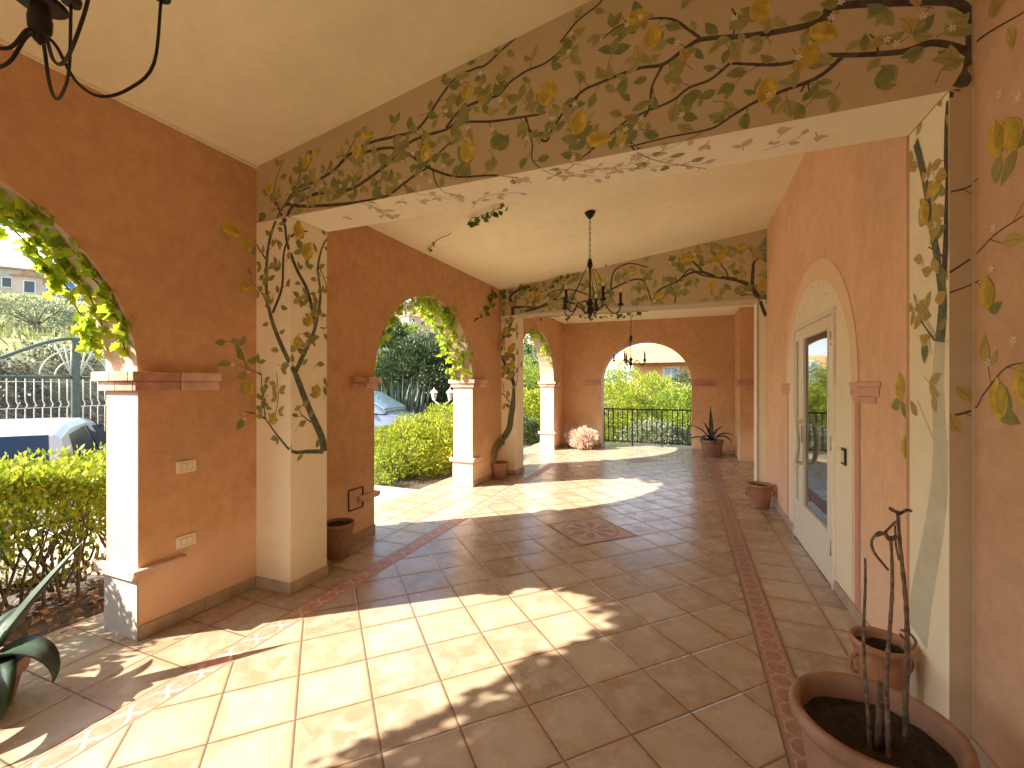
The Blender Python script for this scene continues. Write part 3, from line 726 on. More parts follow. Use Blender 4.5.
def blossom(f, u, v, r):
    a0 = rng.uniform(0, 6)
    for k in range(5):
        a = a0+k*2*math.pi/5; c, s_ = math.cos(a), math.sin(a)
        f.add([(u, v), (u+.6*r*c-.25*r*s_, v+.6*r*s_+.25*r*c), (u+r*c, v+r*s_), (u+.6*r*c+.25*r*s_, v+.6*r*s_-.25*r*c)], 7, OFF[7]+.00002*k+rng.uniform(0, .00002))
def lemon(px, py, ang, ln, mi=5, leaves=2):
    h = cast(px, py)
    if not h: return
    f, (t, u, v) = h; ca, sa = math.cos(R_(ang)), math.sin(R_(ang))
    if f.axis == 'x' and f.sgn > 0: pass
    sh = [(-.5, 0), (-.44, .07), (-.36, .2), (-.2, .31), (0, .345), (.2, .31), (.34, .2), (.42, .08), (.52, .05), (.56, 0)]
    sh = sh+[(a, -b) for a, b in sh[-2:0:-1]]
    for k in range(leaves):
        a = R_(ang)+math.pi*(0)+rng.uniform(-1.2, 1.2); leaf2(f, u-ca*ln*.45, v-sa*ln*.45, a+math.pi*rng.choice((0, .5, -.5)), ln*rng.uniform(.55, .8))
    f.add([(u+a*ln*ca-b*ln*sa, v+a*ln*sa+b*ln*ca) for a, b in sh], mi, lift(5) if mi == 5 else lift(3)+.0004)
    if mi == 5:   # lighter dab and darker rim as the painter laid them
        f.add([(u+(a*.8-.0)*ln*ca-(b*.55+.10)*ln*sa, v+a*.8*ln*sa+(b*.55+.10)*ln*ca) for a, b in sh], 10, OFF[5]+.0005+rng.uniform(0, .0004))
def A(*p): return [(x/3.012+260, y/3.012+60) for x, y in p]
def B(*p): return [(x/2.327+560, y/2.327) for x, y in p]
def C6(*p): return [(x/2.743+220, y/2.743+200) for x, y in p]
def Z4(*p): return [(x/5.69+680, y/5.69+200) for x, y in p]
def C8(*p): return [(x/1.6+880, y/1.6) for x, y in p]
def Z5(*p): return [(x/2.65+520, y/2.65+190) for x, y in p]
# foreground beam, left half
branch(A((75,440),(110,388),(170,365),(225,330),(270,285),(330,250),(400,232),(468,212),(510,165),(545,110),(590,55),(650,25),(680,15),(740,-40),(800,-90)), .016, .007, 0, .062, .07)
branch(A((72,490),(100,440),(150,410),(200,398),(270,390),(330,355),(400,300),(450,250),(500,228),(560,210),(600,188),(700,185),(790,172),(850,163)), .018, .007, 0, .062, .07)
branch(A((560,205),(600,155),(650,128),(720,105),(750,70),(800,35),(855,12),(900,-20)), .011, .007, 0, .06, .07)
branch(A((75,432),(120,440),(200,438),(300,428),(380,410),(430,375),(470,345),(510,320),(550,270),(600,230)), .016, .006, 0, .064, .07)
branch(A((270,300),(330,275),(400,265),(450,285),(500,320),(560,345),(610,352),(700,348),(780,355)), .014, .006, 0, .064, .07)
branch(A((800,172),(815,215),(860,245),(880,210),(920,150),(970,95),(1020,70)), .008, .009, 0, .064, .065)
branch(A((520,330),(530,370),(560,400),(620,410)), .006, .003, 0, .06, .055, lm=8)
branch(A((800,180),(820,250),(820,300),(850,330)), .006, .003, 0, .06, .06)
branch(A((300,425),(340,440),(380,465),(420,470)), .004, .003, 0, .05, .055, lm=8)
branch(A((110,388),(122,340),(140,300)), .007, .004, 0, .06, .06); branch(A((240,310),(265,280),(290,230)), .006, .004, 0, .06, .06)
branch(A((175,370),(200,340),(215,300)), .006, .004, 0, .06, .06); branch(A((370,340),(360,390),(372,412)), .005, .003, 0, .06, .05)
branch(A((45,440),(45,380),(60,330),(75,300)), .005, .003, 0, .06, .06)
# foreground beam, right half
branch(B((922,212),(940,180),(955,150),(945,120),(870,100),(800,120),(700,128),(610,130),(510,150),(400,148)), .026, .008, 0, .062, .075)
branch(B((395,148),(350,185),(300,205),(260,235),(200,260),(150,285),(110,320),(60,360),(10,400)), .009, .005, 0, .06, .07)
branch(B((925,208),(950,170),(958,120),(955,60),(925,8),(800,5),(640,15),(620,35),(590,55),(500,75),(420,85),(330,92),(290,115),(240,150),(180,160),(100,190),(50,215),(10,270)), .030, .006, 0, .062, .075)
branch(B((330,92),(300,70),(260,45),(200,45),(140,60),(100,90)), .010, .005, 0, .06, .07)
branch(B((240,150),(215,200),(205,260),(170,300),(170,345),(230,375),(340,392)), .008, .004, 0, .06, .07)
branch(B((660,130),(600,180),(510,215),(450,240),(400,270),(350,300),(250,320),(150,345)), .012, .004, 0, .062, .07)
branch(B((0,100),(40,50),(90,10),(110,-20)), .007, .005, 0, .06, .065)
branch(B((560,215),(575,190),(580,225)), .005, .003, 0, .05, .06); branch(B((740,125),(735,95),(720,80)), .007, .004, 0, .05, .07)
branch(B((830,85),(850,100),(870,100)), .005, .007, 0, .05, .07); branch(B((400,20),(410,45),(400,95)), .005, .004, 0, .05, .065)
branch(B((470,350),(520,335),(555,320)), .003, .002, 0, .05, .05, lm=8); branch(B((60,395),(150,385),(240,350),(330,310)), .003, .002, 0, .07, .05, lm=8)
branch(A((300,432),(350,445),(400,470)), .004, .003, 0, .05, .055, lm=8); branch(A((430,372),(470,400),(520,408),(580,420)), .004, .003, 0, .05, .055, lm=8); branch(A((640,445),(660,420),(700,405),(780,398)), .004, .003, 0, .05, .055, lm=8); branch(A((850,330),(900,350),(960,345),(1010,350)), .004, .003, 0, .05, .055, lm=8)
branch(B((20,380),(60,385),(120,405)), .003, .002, 0, .05, .05, lm=8); branch(B((100,395),(180,390),(260,385),(350,380)), .003, .002, 0, .06, .05, lm=8)
for p, a, s_ in ((A((140,305)),70,.11),(A((172,278)),20,.09),(A((292,272)),85,.12),(A((322,225)),25,.10),(A((30,385)),85,.13),(A((500,280)),80,.12),(A((627,275)),85,.15),(A((622,95)),80,.10),(A((867,100)),80,.16),(A((960,190)),80,.14),(A((1012,240)),20,.12),
    (B((465,22)),80,.13),(B((180,40)),5,.12),(B((215,88)),85,.13),(B((45,280)),80,.10),(B((100,322)),20,.10),(B((142,325)),80,.08),(B((480,212)),80,.13),(B((580,128)),85,.12),(B((612,75)),35,.13)):
    lemon(p[0][0], p[0][1], -a if a < 60 else a, s_)
for p, a, s_ in ((A((222,370)),85,.08),(A((350,395)),40,.08),(A((720,90)),30,.09),(A((715,240)),10,.10),(A((735,250)),60,.10),(B((300,232)),20,.09),(B((345,220)),20,.07),(B((145,205)),80,.08),(B((755,180)),60,.10)): lemon(p[0][0], p[0][1], a, s_, 3, 1)
# foreground left column
branch(C6((285,690),(278,650),(245,575),(208,480)), .075, .05, 1, 0)
branch(C6((208,480),(165,390),(140,320),(128,250),(130,150),(145,80),(170,25),(190,0),(215,-22),(250,-35)), .042, .014, 1, .075, .065)
branch(C6((205,475),(240,400),(262,345),(275,260),(268,190),(280,130),(298,100)), .040, .012, 1, .07, .065)
branch(C6((262,345),(240,250),(210,190),(185,120),(178,70),(160,20),(140,-20)), .020, .010, 0, .075, .065)
branch(C6((145,310),(170,240),(175,150),(190,105),(215,90),(240,85)), .016, .006, 0, .075, .065)
branch(C6((283,690),(240,690),(200,690),(165,655),(125,600)), .035, .012, 1, .10, .065)
branch(C6((125,600),(100,588),(70,580)), .010, .006, 0, .06, .08); branch(C6((125,600),(118,540),(112,470)), .008, .004, 0, .06, .06)
branch(C6((128,165),(108,135),(95,108)), .008, .005, 0, .07, .06); branch(C6((135,295),(112,250),(85,225)), .008, .005, 0, .07, .06)
branch(C6((115,480),(95,470),(70,462),(50,450)), .007, .004, 0, .05, .09); branch(C6((70,460),(60,415),(30,380)), .005, .004, 0, .05, .085)
branch(C6((275,350),(290,352)), .006, .004, 0, .03, .06); branch(C6((270,180),(285,215),(295,250)), .007, .003, 0, .05, .06)
branch(C6((250,610),(225,590),(215,570)), .006, .003, 0, .04, .06)
branch(C6((150,600),(160,540),(155,470)), .005, .003, 0, .05, .07, lm=4)
for x, y, a, s_ in ((30,80,-25,.16),(72,122,110,.13),(68,238,10,.11),(80,515,85,.13),(215,85,80,.14),(240,140,70,.15),(245,330,85,.10),(213,390,85,.11),(265,525,85,.12),(145,600,60,.11)):
    p = C6((x, y))[0]; lemon(p[0], p[1], a, s_)
# right foreground column and near wall
def PX(*p): return p
branch(PX((917,634),(921,600),(926,572),(933,535),(938,500),(940,470),(940,440),(938,385),(940,340)), .20, .085, 9, 0)
branch(PX((940,490),(945,470),(947,440)), .04, .02, 9, 0)
branch(PX((940,342),(942,320),(943,300),(941,280)), .08, .06, 1, 0)
branch(PX((941,284),(937,255),(931,220),(925,180),(916,142)), .055, .05, 1, .10, .08, lm=4)
branch(PX((942,296),(945,262),(947,215),(948,180),(946.5,162),(946.5,140),(947,118),(949,96),(951,92)), .045, .026, 0, .09, .08, lm=4)
branch(PX((938,340),(926,320),(914,295)), .03, .02, 9, .08, .08, lm=4)
branch(C8((78,395),(95,405),(104,415)), .006, .01, 0, .06, .08); branch(C8((55,470),(65,510),(88,545)), .008, .012, 1, .08, .09)
branch(C8((109,308),(140,300),(158,285)), .008, .006, 0, .06, .07); branch(C8((135,85),(170,55),(230,20)), .012, .006, 0, .1, .1, lm=4)
branch(C8((98,445),(150,410),(185,375),(230,345)), .009, .005, 0, .1, .1, lm=4); branch(C8((92,475),(140,458),(160,448)), .007, .005, 0, .07, .09, lm=4)
branch(C8((104,668),(150,655),(165,632)), .012, .006, 0, .07, .09, lm=4); branch(C8((165,632),(200,590),(230,580)), .008, .004, 0, .1, .1, lm=4)
branch(C8((60,640),(85,700),(95,720)), .010, .016, 9, 0)
for x, y in ((66,500),(108,545),(88,480),(60,665),(110,660),(90,660),(122,618)):
    p = C8((x, y))[0]; h = cast(*p)
    if h: leaf2(h[0], h[1][1], h[1][2], rng.uniform(0, 6), .09, 4)
for x, y, a, s_ in ((72,340,80,.13),(88,300,10,.11),(187,222,75,.16),(212,215,70,.15),(172,470,85,.14),(190,640,85,.16),(33,620,85,.15),(40,715,85,.12),(225,620,80,.12)):
    p = C8((x, y))[0]; lemon(p[0], p[1], a, s_)
for x, y in ((192,150),(223,155),(183,365),(180,430),(215,545),(175,580),(152,95),(75,285)):
    p = C8((x, y))[0]; h = cast(*p)
    if h: blossom(h[0], h[1][1], h[1][2], .02)
# far beam
branch(Z4((520,740),(510,690),(480,640),(455,575),(410,500),(340,460),(270,445),(200,435),(130,412),(60,415),(0,460)), .055, .016, 0, .16, .14)
branch(Z4((410,500),(415,400),(425,350),(480,310),(530,280)), .03, .012, 0, .16, .14); branch(Z4((425,350),(410,290),(385,270)), .018, .01, 0, .12, .13)
branch(Z4((130,412),(100,375),(60,345),(20,355)), .022, .012, 0, .14, .13); branch(Z4((275,440),(260,400),(235,370),(240,310)), .014, .008, 0, .14, .13)
branch(Z4((455,575),(420,540),(340,545)), .01, .006, 0, .12, .12)
branch(Z5((0,322),(40,315),(90,290),(110,270)), .03, .015, 0, .14, .13); branch(Z5((90,292),(150,300),(215,280),(245,262),(300,238),(330,245),(350,300)), .025, .012, 0, .14, .13)
branch(Z5((240,262),(250,215),(290,195),(340,205)), .018, .010, 0, .14, .13); branch(Z5((200,285),(140,265),(90,268),(60,290)), .016, .01, 0, .14, .13)
branch(Z5((350,300),(370,265),(420,240),(450,210),(480,225),(540,235)), .02, .012, 0, .14, .13)
branch(Z5((410,300),(415,260),(415,235)), .012, .008, 0, .12, .13)
for x, y, a, s_ in ((60,330,5,.2),(215,345,20,.2),(235,305,10,.2),(180,485,85,.2),(470,480,80,.22),(350,265,10,.22),(20,335,60,.2)):
    p = Z4((x, y))[0]; lemon(p[0], p[1], a, s_*.75, 5, 3)
for x, y, a, s_ in ((120,240,20,.2),(210,235,70,.2),(300,215,10,.2),(370,280,20,.2),(440,180,10,.2),(30,285,60,.2)):
    p = Z5((x, y))[0]; lemon(p[0], p[1], a, s_*.75, 5, 3)
# far left column: the painted trunk
def Z2(*p): return [(x/3.2+477.5, y/3.2+240) for x, y in p]
branch(Z2((42,700),(55,660),(85,630),(102,600),(108,560),(118,500),(122,460)), .12, .10, 1, 0)
branch(Z2((120,470),(105,430),(85,390),(75,350),(85,310),(110,260),(112,210),(105,180),(140,155),(170,150)), .07, .02, 0, .14, .12)
branch(Z2((112,215),(150,215),(200,215),(250,195),(290,180)), .03, .015, 0, .14, .13); branch(Z2((118,500),(130,420),(132,360)), .03, .01, 0, .12, .12)
branch(Z2((104,520),(80,490),(65,480)), .02, .01, 0, .08, .12, lm=4); branch(Z2((85,310),(70,260),(65,210)), .02, .01, 0, .12, .12)
for x, y in ((105,350),(110,400),(90,290),(70,330),(75,230),(125,280),(190,165)):
    p = Z2((x, y))[0]; lemon(p[0], p[1], 80, .17, 5, 3)
def sprigs(key, n, u0, u1, vfun, ls, seed, lm=None):
    f = [q for q in FACES if q.key == key][0]; rg_ = random.Random(seed); placed = []
    for _ in range(n*6):
        if len(placed) >= n: break
        u = rg_.uniform(u0, u1); lo, hi = vfun(u); v = rg_.uniform(lo, hi)
        if any((u-a)**2+(v-b)**2 < (ls*1.15)**2 for a, b in placed): continue
        placed.append((u, v)); a0 = rg_.uniform(0, 6.28); tw = ls*.7; q = (u+math.cos(a0)*tw, v+math.sin(a0)*tw)
        ribbon(f, (u, v), q, .0035, 0)
        for k in range(rg_.choice((1, 2, 2, 3))): leaf2(f, q[0], q[1], a0+(k-.7)*1.1+rg_.uniform(-.3, .3), ls*rg_.uniform(.85, 1.15), lm)
        if rg_.random() < .2: blossom(f, q[0], q[1], ls*.22)
sprigs('beamA', 95, -2.95, 1.0, lambda u: (BZ+.04, BZ+.04+min(zc(u, 0)-BZ-.16, max(.12, (u+3.1)*.62))), .078, 3)
sprigs('beamA_under', 14, -2.5, .6, lambda u: (BY0+.03, BY0+.22), .06, 4, 8)
sprigs('beamB', 60, -2.9, 1.0, lambda u: (CZ+.06, zc(u, 1)-.14 if u < 0 else CZ+.85), .12, 5)
sprigs('colA_front', 9, -3.05, -2.76, lambda u: (1.3, 2.7), .07, 6); sprigs('colA_side', 14, BY0+.03, BY1-.03, lambda u: (1.2, 2.7), .07, 7)
sprigs('colB_front', 12, -2.98, -2.77, lambda u: (1.3, 2.7), .12, 8); sprigs('colC_side', 9, BY0+.03, BY1-.03, lambda u: (1.45, 2.6), .085, 9, 4)
for f in FACES:
    if not f.mb.v: continue
    o = f.parent
    ob = (local(f.mb) if o is lw else loc(f.mb, o)).build('lemon_mural', PAINTS, o)

# ------------------------------------------------------------------ pots and their plants
def pot(name, x, y, rt, h, label, rb=None, mat=M_pot, handles=False, soil=.06, name_cat='pot', grp=None, rim=.03):
    t = empty(name, (x, y, 0), 0, label, name_cat, grp); rb = rb or rt*.68; mb = MB()
    mb.lathe([(.001, .002), (rb*.96, .002), (rb, .01), (rt*.90, h*.80), (rt*.91, h-rim*2.1), (rt*.99, h-rim*1.9), (rt*1.02, h-rim), (rt, h-rim*.2), (rt*.97, h), (rt*.90, h-rim*.1), (rt*.87, h-rim*.9), (rt*.84, h*.78), (rt*.7, h*.3)], seg=48)
    b = mb.build('pot_body', [mat], t)
    mb = MB(); rs = rt*.845; rg = random.Random(3); n0 = []
    for i in range(9):
        for j in range(32):
            r = rs*i/8*1.01; a = 2*math.pi*j/32; mb.v.append((r*math.cos(a), r*math.sin(a), h-soil+rg.uniform(-.008, .012)*(1 if i else 0)))
    for i in range(8):
        for j in range(32): a = i*32+j; b_ = i*32+(j+1) % 32; mb.f.append((a, a+32, b_+32, b_)); mb.m.append(0); mb.sm.append(True)
    mb.build('soil', [M_soil], t)
    if handles:
        for s in (-1, 1):
            mb = MB(); c = R_(handles); pts = []
            for k in range(13):
                a = math.pi*k/12*1.0; pts.append((s*(rt*.9+.03*math.sin(a)+.005), 0, h*.62+.045*math.cos(a)))
            pts = [(p[0]*math.cos(c)-p[1]*math.sin(c), p[0]*math.sin(c)+p[1]*math.cos(c), p[2]) for p in pts]
            mb.tube(pts, .009, 8); mb.build('handle', [mat], t)
    return t
big = pot('terracotta_pot', .61, 1.90, .25, .39, 'large terracotta pot with tall dry canes in the right foreground', rb=.175, mat=M_potd, soil=.08, rim=.03)
rg = random.Random(11)
pl = empty('dry_cane_plant', (.61, 1.90, .30), 0, 'tall bare dead canes standing in the large foreground pot', 'plant')
def cane(px0, py0, px1, py1, d, r0, r1):
    a = at(px0, py0, d); b = at(px1, py1, d); a = Vector((a.x, a.y, .29)); n = 26; pts = []; rr = []
    for i in range(n+1):
        t = i/n; p = a.lerp(b, t)+Vector((math.sin(t*7+px0)*.006, math.cos(t*5)*.005, 0)); pts.append(p-Vector(pl.location)); rr.append((r0+(r1-r0)*t)*(1.18 if i % 2 else .92))
    mb = MB(); mb.tube(pts, rr, 8); mb.build('cane', [M_cane], pl); return b
for q in ((868, 720, 863, 558, 1.50, .0062, .0035), (888, 748, 890, 536, 1.46, .0080, .0042), (909, 745, 900, 511, 1.54, .0095, .005)): top = cane(*q)
for q, (p0, p1) in enumerate((((878, 715), (880, 682)), ((887, 755), (884, 700)))):
    a = at(*p0, 1.5); b = at(*p1, 1.5); mb = MB(); mb.tube([Vector((a.x, a.y, .29))-Vector(pl.location), (Vector((a.x, a.y, .29))+b)/2-Vector(pl.location), b-Vector(pl.location)], [.011, .010, .009], 8); mb.build('stump', [M_cane], pl)
def curl(trace, d, r=.004):
    pts = [at(x, y, d)-Vector(pl.location) for x, y in trace]; pts = smooth_path(pts, 5); mb = MB(); mb.tube([Vector(p) for p in pts], r, 6); mb.build('withered_leaf', [M_cane], pl)
curl([(889,538),(880,532),(872,540),(874,552),(888,570)], 1.48); curl([(899,514),(890,508),(893,511)], 1.5, .005); curl([(899,514),(907,510),(911,511)], 1.5, .005)
curl([(899,520),(893,524),(884,533),(876,536)], 1.5); curl([(901,630),(908,632),(916,642),(912,650)], 1.5); curl([(900,634),(908,644),(909,652)], 1.5); curl([(895,525),(896,545),(899,560)], 1.5, .003)
curl([(885,533),(890,540),(896,536)], 1.48, .006)
p2 = pot('terracotta_pot', .88, 2.66, .125, .31, 'small terracotta pot with ring handles behind the large foreground pot', rb=.088, handles=200, soil=.05, rim=.018)
p3 = pot('terracotta_pot', .86, 6.35, .155, .30, 'terracotta pot with ring handles beyond the glazed door', rb=.105, handles=200, soil=.04, rim=.02)
p4 = pot('terracotta_pot', -2.93, 3.12, .14, .31, 'dark terracotta pot half hidden behind the left foreground column', rb=.10, mat=M_potd, handles=-40, soil=.03, rim=.02)
p5 = pot('terracotta_pot', -2.90, 6.72, .15, .27, 'orange terracotta pot under the painted trunk of the far left column', rb=.10, soil=.04, rim=.018)
# agaves
def agave_leaf(mb, base, az, ln, wd, rise, droop, curl_=0, n=12):
    """thick channelled blade; centre line rises then droops"""
    d = Vector((math.cos(az), math.sin(az), 0)); sd = Vector((-math.sin(az), math.cos(az), 0)); up = Vector((0, 0, 1))
    p = Vector(base); a = rise; rows = []
    for i in range(n+1):
        t = i/n; w_ = wd*(.75+1.1*t-.2*t*t if t < .35 else (1.11-(t-.35)**1.6*2.15))*.9; w_ = max(w_, .002)
        tan = d*math.cos(a)+up*math.sin(a)+sd*curl_*t; tan.normalize(); nrm = sd.cross(tan)*-1; 
        th = wd*.22*(1-t)+.003
        rows.append([p-sd*w_+nrm*w_*.35, p-sd*w_*.5+nrm*0, p-nrm*th*.2, p+sd*w_*.5, p+sd*w_+nrm*w_*.35, p+sd*w_*.55-nrm*th, p-nrm*th*1.3, p-sd*w_*.55-nrm*th])
        p = p+tan*(ln/n); a -= droop/n*(.4+1.2*t)
    k = 8; n0 = len(mb.v)
    for r in rows: mb.v += [tuple(q) for q in r]
    for i in range(n):
        for j in range(k): a_ = n0+i*k+j; b_ = n0+i*k+(j+1) % k; mb.f.append((a_, b_, b_+k, a_+k)); mb.m.append(0); mb.sm.append(True)
    mb.f.append(tuple(n0+j for j in range(k))); mb.m.append(0); mb.sm.append(False)
def agave(x, y, z, leaves, label, rz=0):
    t = empty('agave_plant', (x, y, z), rz, label, 'plant')
    for q in leaves: mb = MB(); agave_leaf(mb, (0, 0, 0), *q); mb.build('leaf', [M_agave], t)
    return t
AGX, AGY = -2.99, 1.05
pot('terracotta_pot', AGX-.13, AGY-.05, .17, .22, 'dark pot holding the agave at the lower left corner', mat=M_potd, soil=.03)
agave(AGX-.13, AGY-.05, .20, [(R_(72), .62, .055, 1.0, .12), (R_(25), .48, .075, .75, 3.0), (R_(-8), .48, .085, .5, 2.2), (R_(-35), .5, .08, .5, 1.8), (R_(120), .34, .05, 1.1, 1.4), (R_(-75), .5, .07, .6, 2.0), (R_(-120), .5, .07, .7, 1.6), (R_(170), .5, .07, .9, 1.3), (R_(215), .5, .07, .9, 1.4)],
      'broad dark green agave with curling leaves at the lower left corner')
pot('terracotta_pot', .50, 10.55, .24, .36, 'dark round pot against the far end wall right of the railing', mat=M_potd, rb=.2, soil=.04)
agave(.50, 10.55, .32, [(R_(175), .62, .05, 1.0, 1.2), (R_(95), .80, .045, 1.35, .15), (R_(0), .55, .045, .9, 2.0), (R_(-30), .55, .045, .8, 2.6), (R_(195), .65, .045, .5, 2.0), (R_(-80), .5, .05, .7, 2.4), (R_(240), .55, .05, .8, 2.5), (R_(130), .5, .04, 1.2, .6), (R_(40), .5, .04, 1.2, 1.4)],
      'dark agave with arching leaves potted beside the far arch')

# ------------------------------------------------------------------ chandeliers
def chandelier(x, y, ztop, zbot, narms, label, rot=0, big=1.0):
    t = empty('chandelier', (x, y, zbot), rot, label, 'chandelier', None); H_ = ztop-zbot
    mb = MB(); mb.lathe([(.001, H_), (.055, H_), (.06, H_-.02), (.035, H_-.06), (.012, H_-.085), (.001, H_-.09)], seg=16); mb.build('ceiling_canopy', [M_iron], t)
    mb = MB(); z = H_-.08; k = 0; zt = .62*big
    while z > zt+.02:
        pts = []
        for i in range(9):
            a = 2*math.pi*i/8; u = .011*math.cos(a); v = .020*math.sin(a)
            pts.append((u, 0, z-.018+v) if k % 2 else (0, u, z-.018+v))
        mb.tube(pts, .0028, 5, cap=False); z -= .031; k += 1
    mb.build('chain', [M_iron], t)
    mb = MB(); mb.lathe([(.001, zt+.02), (.02, zt), (.03, zt-.05), (.016, zt-.10), (.009, zt-.12), (.009, .2), (.022, .17), (.045, .13), (.02, .10), (.03, .07), (.038, .04), (.02, .01), (.008, -.02), (.012, -.035), (.001, -.05)], seg=14); mb.build('stem', [M_iron], t)
    for i in range(narms):
        a = 2*math.pi*i/narms; c, s_ = math.cos(a), math.sin(a)
        prof = [(.02, .05), (.06, .03), (.12, .10), (.17, .12), (.20, .07), (.26, .02), (.32, .05), (.335, .12)]
        arm = smooth_path([(r*big*c, r*big*s_, z_*big) for r, z_ in prof], 5); mb = MB(); mb.tube([Vector(p) for p in arm], .0065, 7)
        mb.tube([(.028*c, .028*s_, zt-.06), (.29*big*c, .29*big*s_, .10*big)], .0035, 5)
        am = mb.build('arm', [M_iron], t)
        mb = MB(); cx, cy = .335*big*c, .335*big*s_
        mb.lathe([(.001, .10), (.028, .105), (.033, .125), (.03, .128), (.016, .122), (.016, .25), (.001, .25)], (cx, cy, 0), 12); mb.build('candle_cup', [M_iron], am)
        mb = MB(); mb.lathe([(.011, .252), (.014, .27), (.010, .295), (.001, .315)], (cx, cy, 0), 10); mb.build('bulb', [M_candle], am)
    return t
chandelier(-1.0, 4.85, zc(-1, 1)+.01, 2.32, 5, 'black iron chandelier with candle arms hanging in the middle bay', .3)
chandelier(-1.06, 9.2, zc(-1, 2)+.005, 1.93, 5, 'smaller looking iron chandelier hanging in the farthest bay before the arch', .7)
# near chandelier, only its underside in the top left corner: broad looped arms and a pierced disc
t = empty('chandelier', (-1.77, .69, 2.585), .75, 'black iron chandelier cropped by the top left corner of the view', 'chandelier'); H_ = zc(-1.77, 0)-2.585+.005
mb = MB(); mb.lathe([(.001, H_), (.055, H_), (.06, H_-.02), (.02, H_-.06), (.001, H_-.07)], seg=16); mb.build('ceiling_canopy', [M_iron], t)
mb = MB(); mb.tube([(0, 0, H_-.06), (0, 0, .4)], .006, 6); mb.build('chain', [M_iron], t)
mb = MB(); mb.lathe([(.001, .42), (.02, .4), (.012, .35), (.012, .2), (.024, .16), (.020, .08), (.028, .04), (.026, .01), (.014, -.01), (.016, -.02), (.001, -.035)], seg=16); mb.build('stem', [M_iron], t)
mb = MB(); mb.lathe([(.001, .085), (.045, .078), (.062, .09), (.045, .083), (.001, .095)], seg=24); mb.build('drip_disc', [M_iron], t)
for i in range(5):
    a = 2*math.pi*i/5+.5; c, s_ = math.cos(a), math.sin(a)
    arm = smooth_path([(r*c, r*s_, z_) for r, z_ in ((.012, .0), (.035, -.02), (.075, -.10), (.13, -.12), (.20, -.06), (.265, .06), (.285, .30))], 5)
    mb = MB(); mb.tube([Vector(p) for p in arm], .0048, 8); am = mb.build('arm', [M_iron], t)
    mb = MB(); mb.lathe([(.001, .29), (.026, .295), (.03, .315), (.014, .31), (.014, .38), (.001, .38)], (.285*c, .285*s_, 0), 12); mb.build('candle_cup', [M_iron], am)

# ------------------------------------------------------------------ foliage helpers
def leaves_mesh(name, pts, dirs, size, mat, parent=None, seed=0, aspect=.45, fold=.25, size_var=.45, up=.3):
    """one folded leaf (two quads) per point"""
    r = np.random.default_rng(seed); n = len(pts); pts = np.asarray(pts); d = np.asarray(dirs)+r.normal(0, .55, (n, 3)); d[:, 2] += up
    d /= np.linalg.norm(d, axis=1)[:, None]+1e-9
    q = r.normal(0, 1, (n, 3)); s = np.cross(d, q); s /= np.linalg.norm(s, axis=1)[:, None]+1e-9; nn = np.cross(d, s)
    L_ = (size*(1+r.uniform(-size_var, size_var, n)))[:, None]; W = L_*aspect*.5
    v = np.stack([pts, pts+d*L_*.5+s*W+nn*W*fold, pts+d*L_, pts+d*L_*.5-s*W+nn*W*fold], 1)
    mid = pts+d*L_*.5-nn*W*fold*.6
    V = v.reshape(-1, 3); me = bpy.data.meshes.new(name); me.vertices.add(4*n); me.vertices.foreach_set('co', V.ravel())
    me.loops.add(4*n); me.loops.foreach_set('vertex_index', np.arange(4*n)); me.polygons.add(n); me.polygons.foreach_set('loop_start', np.arange(0, 4*n, 4)); me.polygons.foreach_set('loop_total', np.full(n, 4))
    me.update(calc_edges=True); me.materials.append(mat); o = bpy.data.objects.new(name, me); COL.objects.link(o)
    if parent: o.parent = parent
    return o
def clumps(center, rad, ncl, per, cl_r, seed, shell=.55, zmin=-9):
    """leaf points gathered in clumps over an ellipsoid"""
    r = np.random.default_rng(seed); P, D = [], []
    for _ in range(ncl):
        u = r.normal(0, 1, 3); u /= np.linalg.norm(u); k = r.uniform(shell, 1)**.6*r.uniform(.88, 1.08)
        c = np.array(center)+u*np.array(rad)*k
        if c[2] < zmin: continue
        m_ = int(per*r.uniform(.6, 1.4)); q = r.normal(0, 1, (m_, 3)); q /= np.linalg.norm(q, axis=1)[:, None]
        rr = cl_r*r.uniform(.6, 1.3)*r.uniform(.3, 1, (m_, 1))**.5
        P.append(c+q*rr*np.array([1, 1, .75])); D.append(q*.7+u*.7)
    return np.concatenate(P), np.concatenate(D)
def limbs(mb, base, tips, r0, seed=0):
    rg = random.Random(seed)
    for tp in tips:
        a, b = Vector(base), Vector(tp); m_ = a.lerp(b, .5)+Vector((rg.uniform(-.1, .1), rg.uniform(-.1, .1), .05))*(b-a).length
        mb.tube([Vector(p) for p in smooth_path([a, m_, b], 4)], [r0*(1-i/9*.75) for i in range(9)], 6)
def bush(name, c, rad, ncl, per, lsize, mat, label, cat, seed, grp=None, clr=.16, trunk=True, shell=.5):
    t = empty(name, (c[0], c[1], c[2]-rad[2]), 0, label, cat, grp)
    P, D = clumps((0, 0, rad[2]), rad, ncl, per, clr, seed, shell, .05); leaves_mesh('foliage', P, D, lsize, mat, t, seed)
    if trunk:
        rg = random.Random(seed); mb = MB()
        limbs(mb, (0, 0, -.1), [(rg.uniform(-.8, .8)*rad[0], rg.uniform(-.8, .8)*rad[1], rad[2]*rg.uniform(.6, 1.7)) for _ in range(9)], max(.012, rad[2]*.035), seed); mb.build('stems', [M_bark], t)
    return t
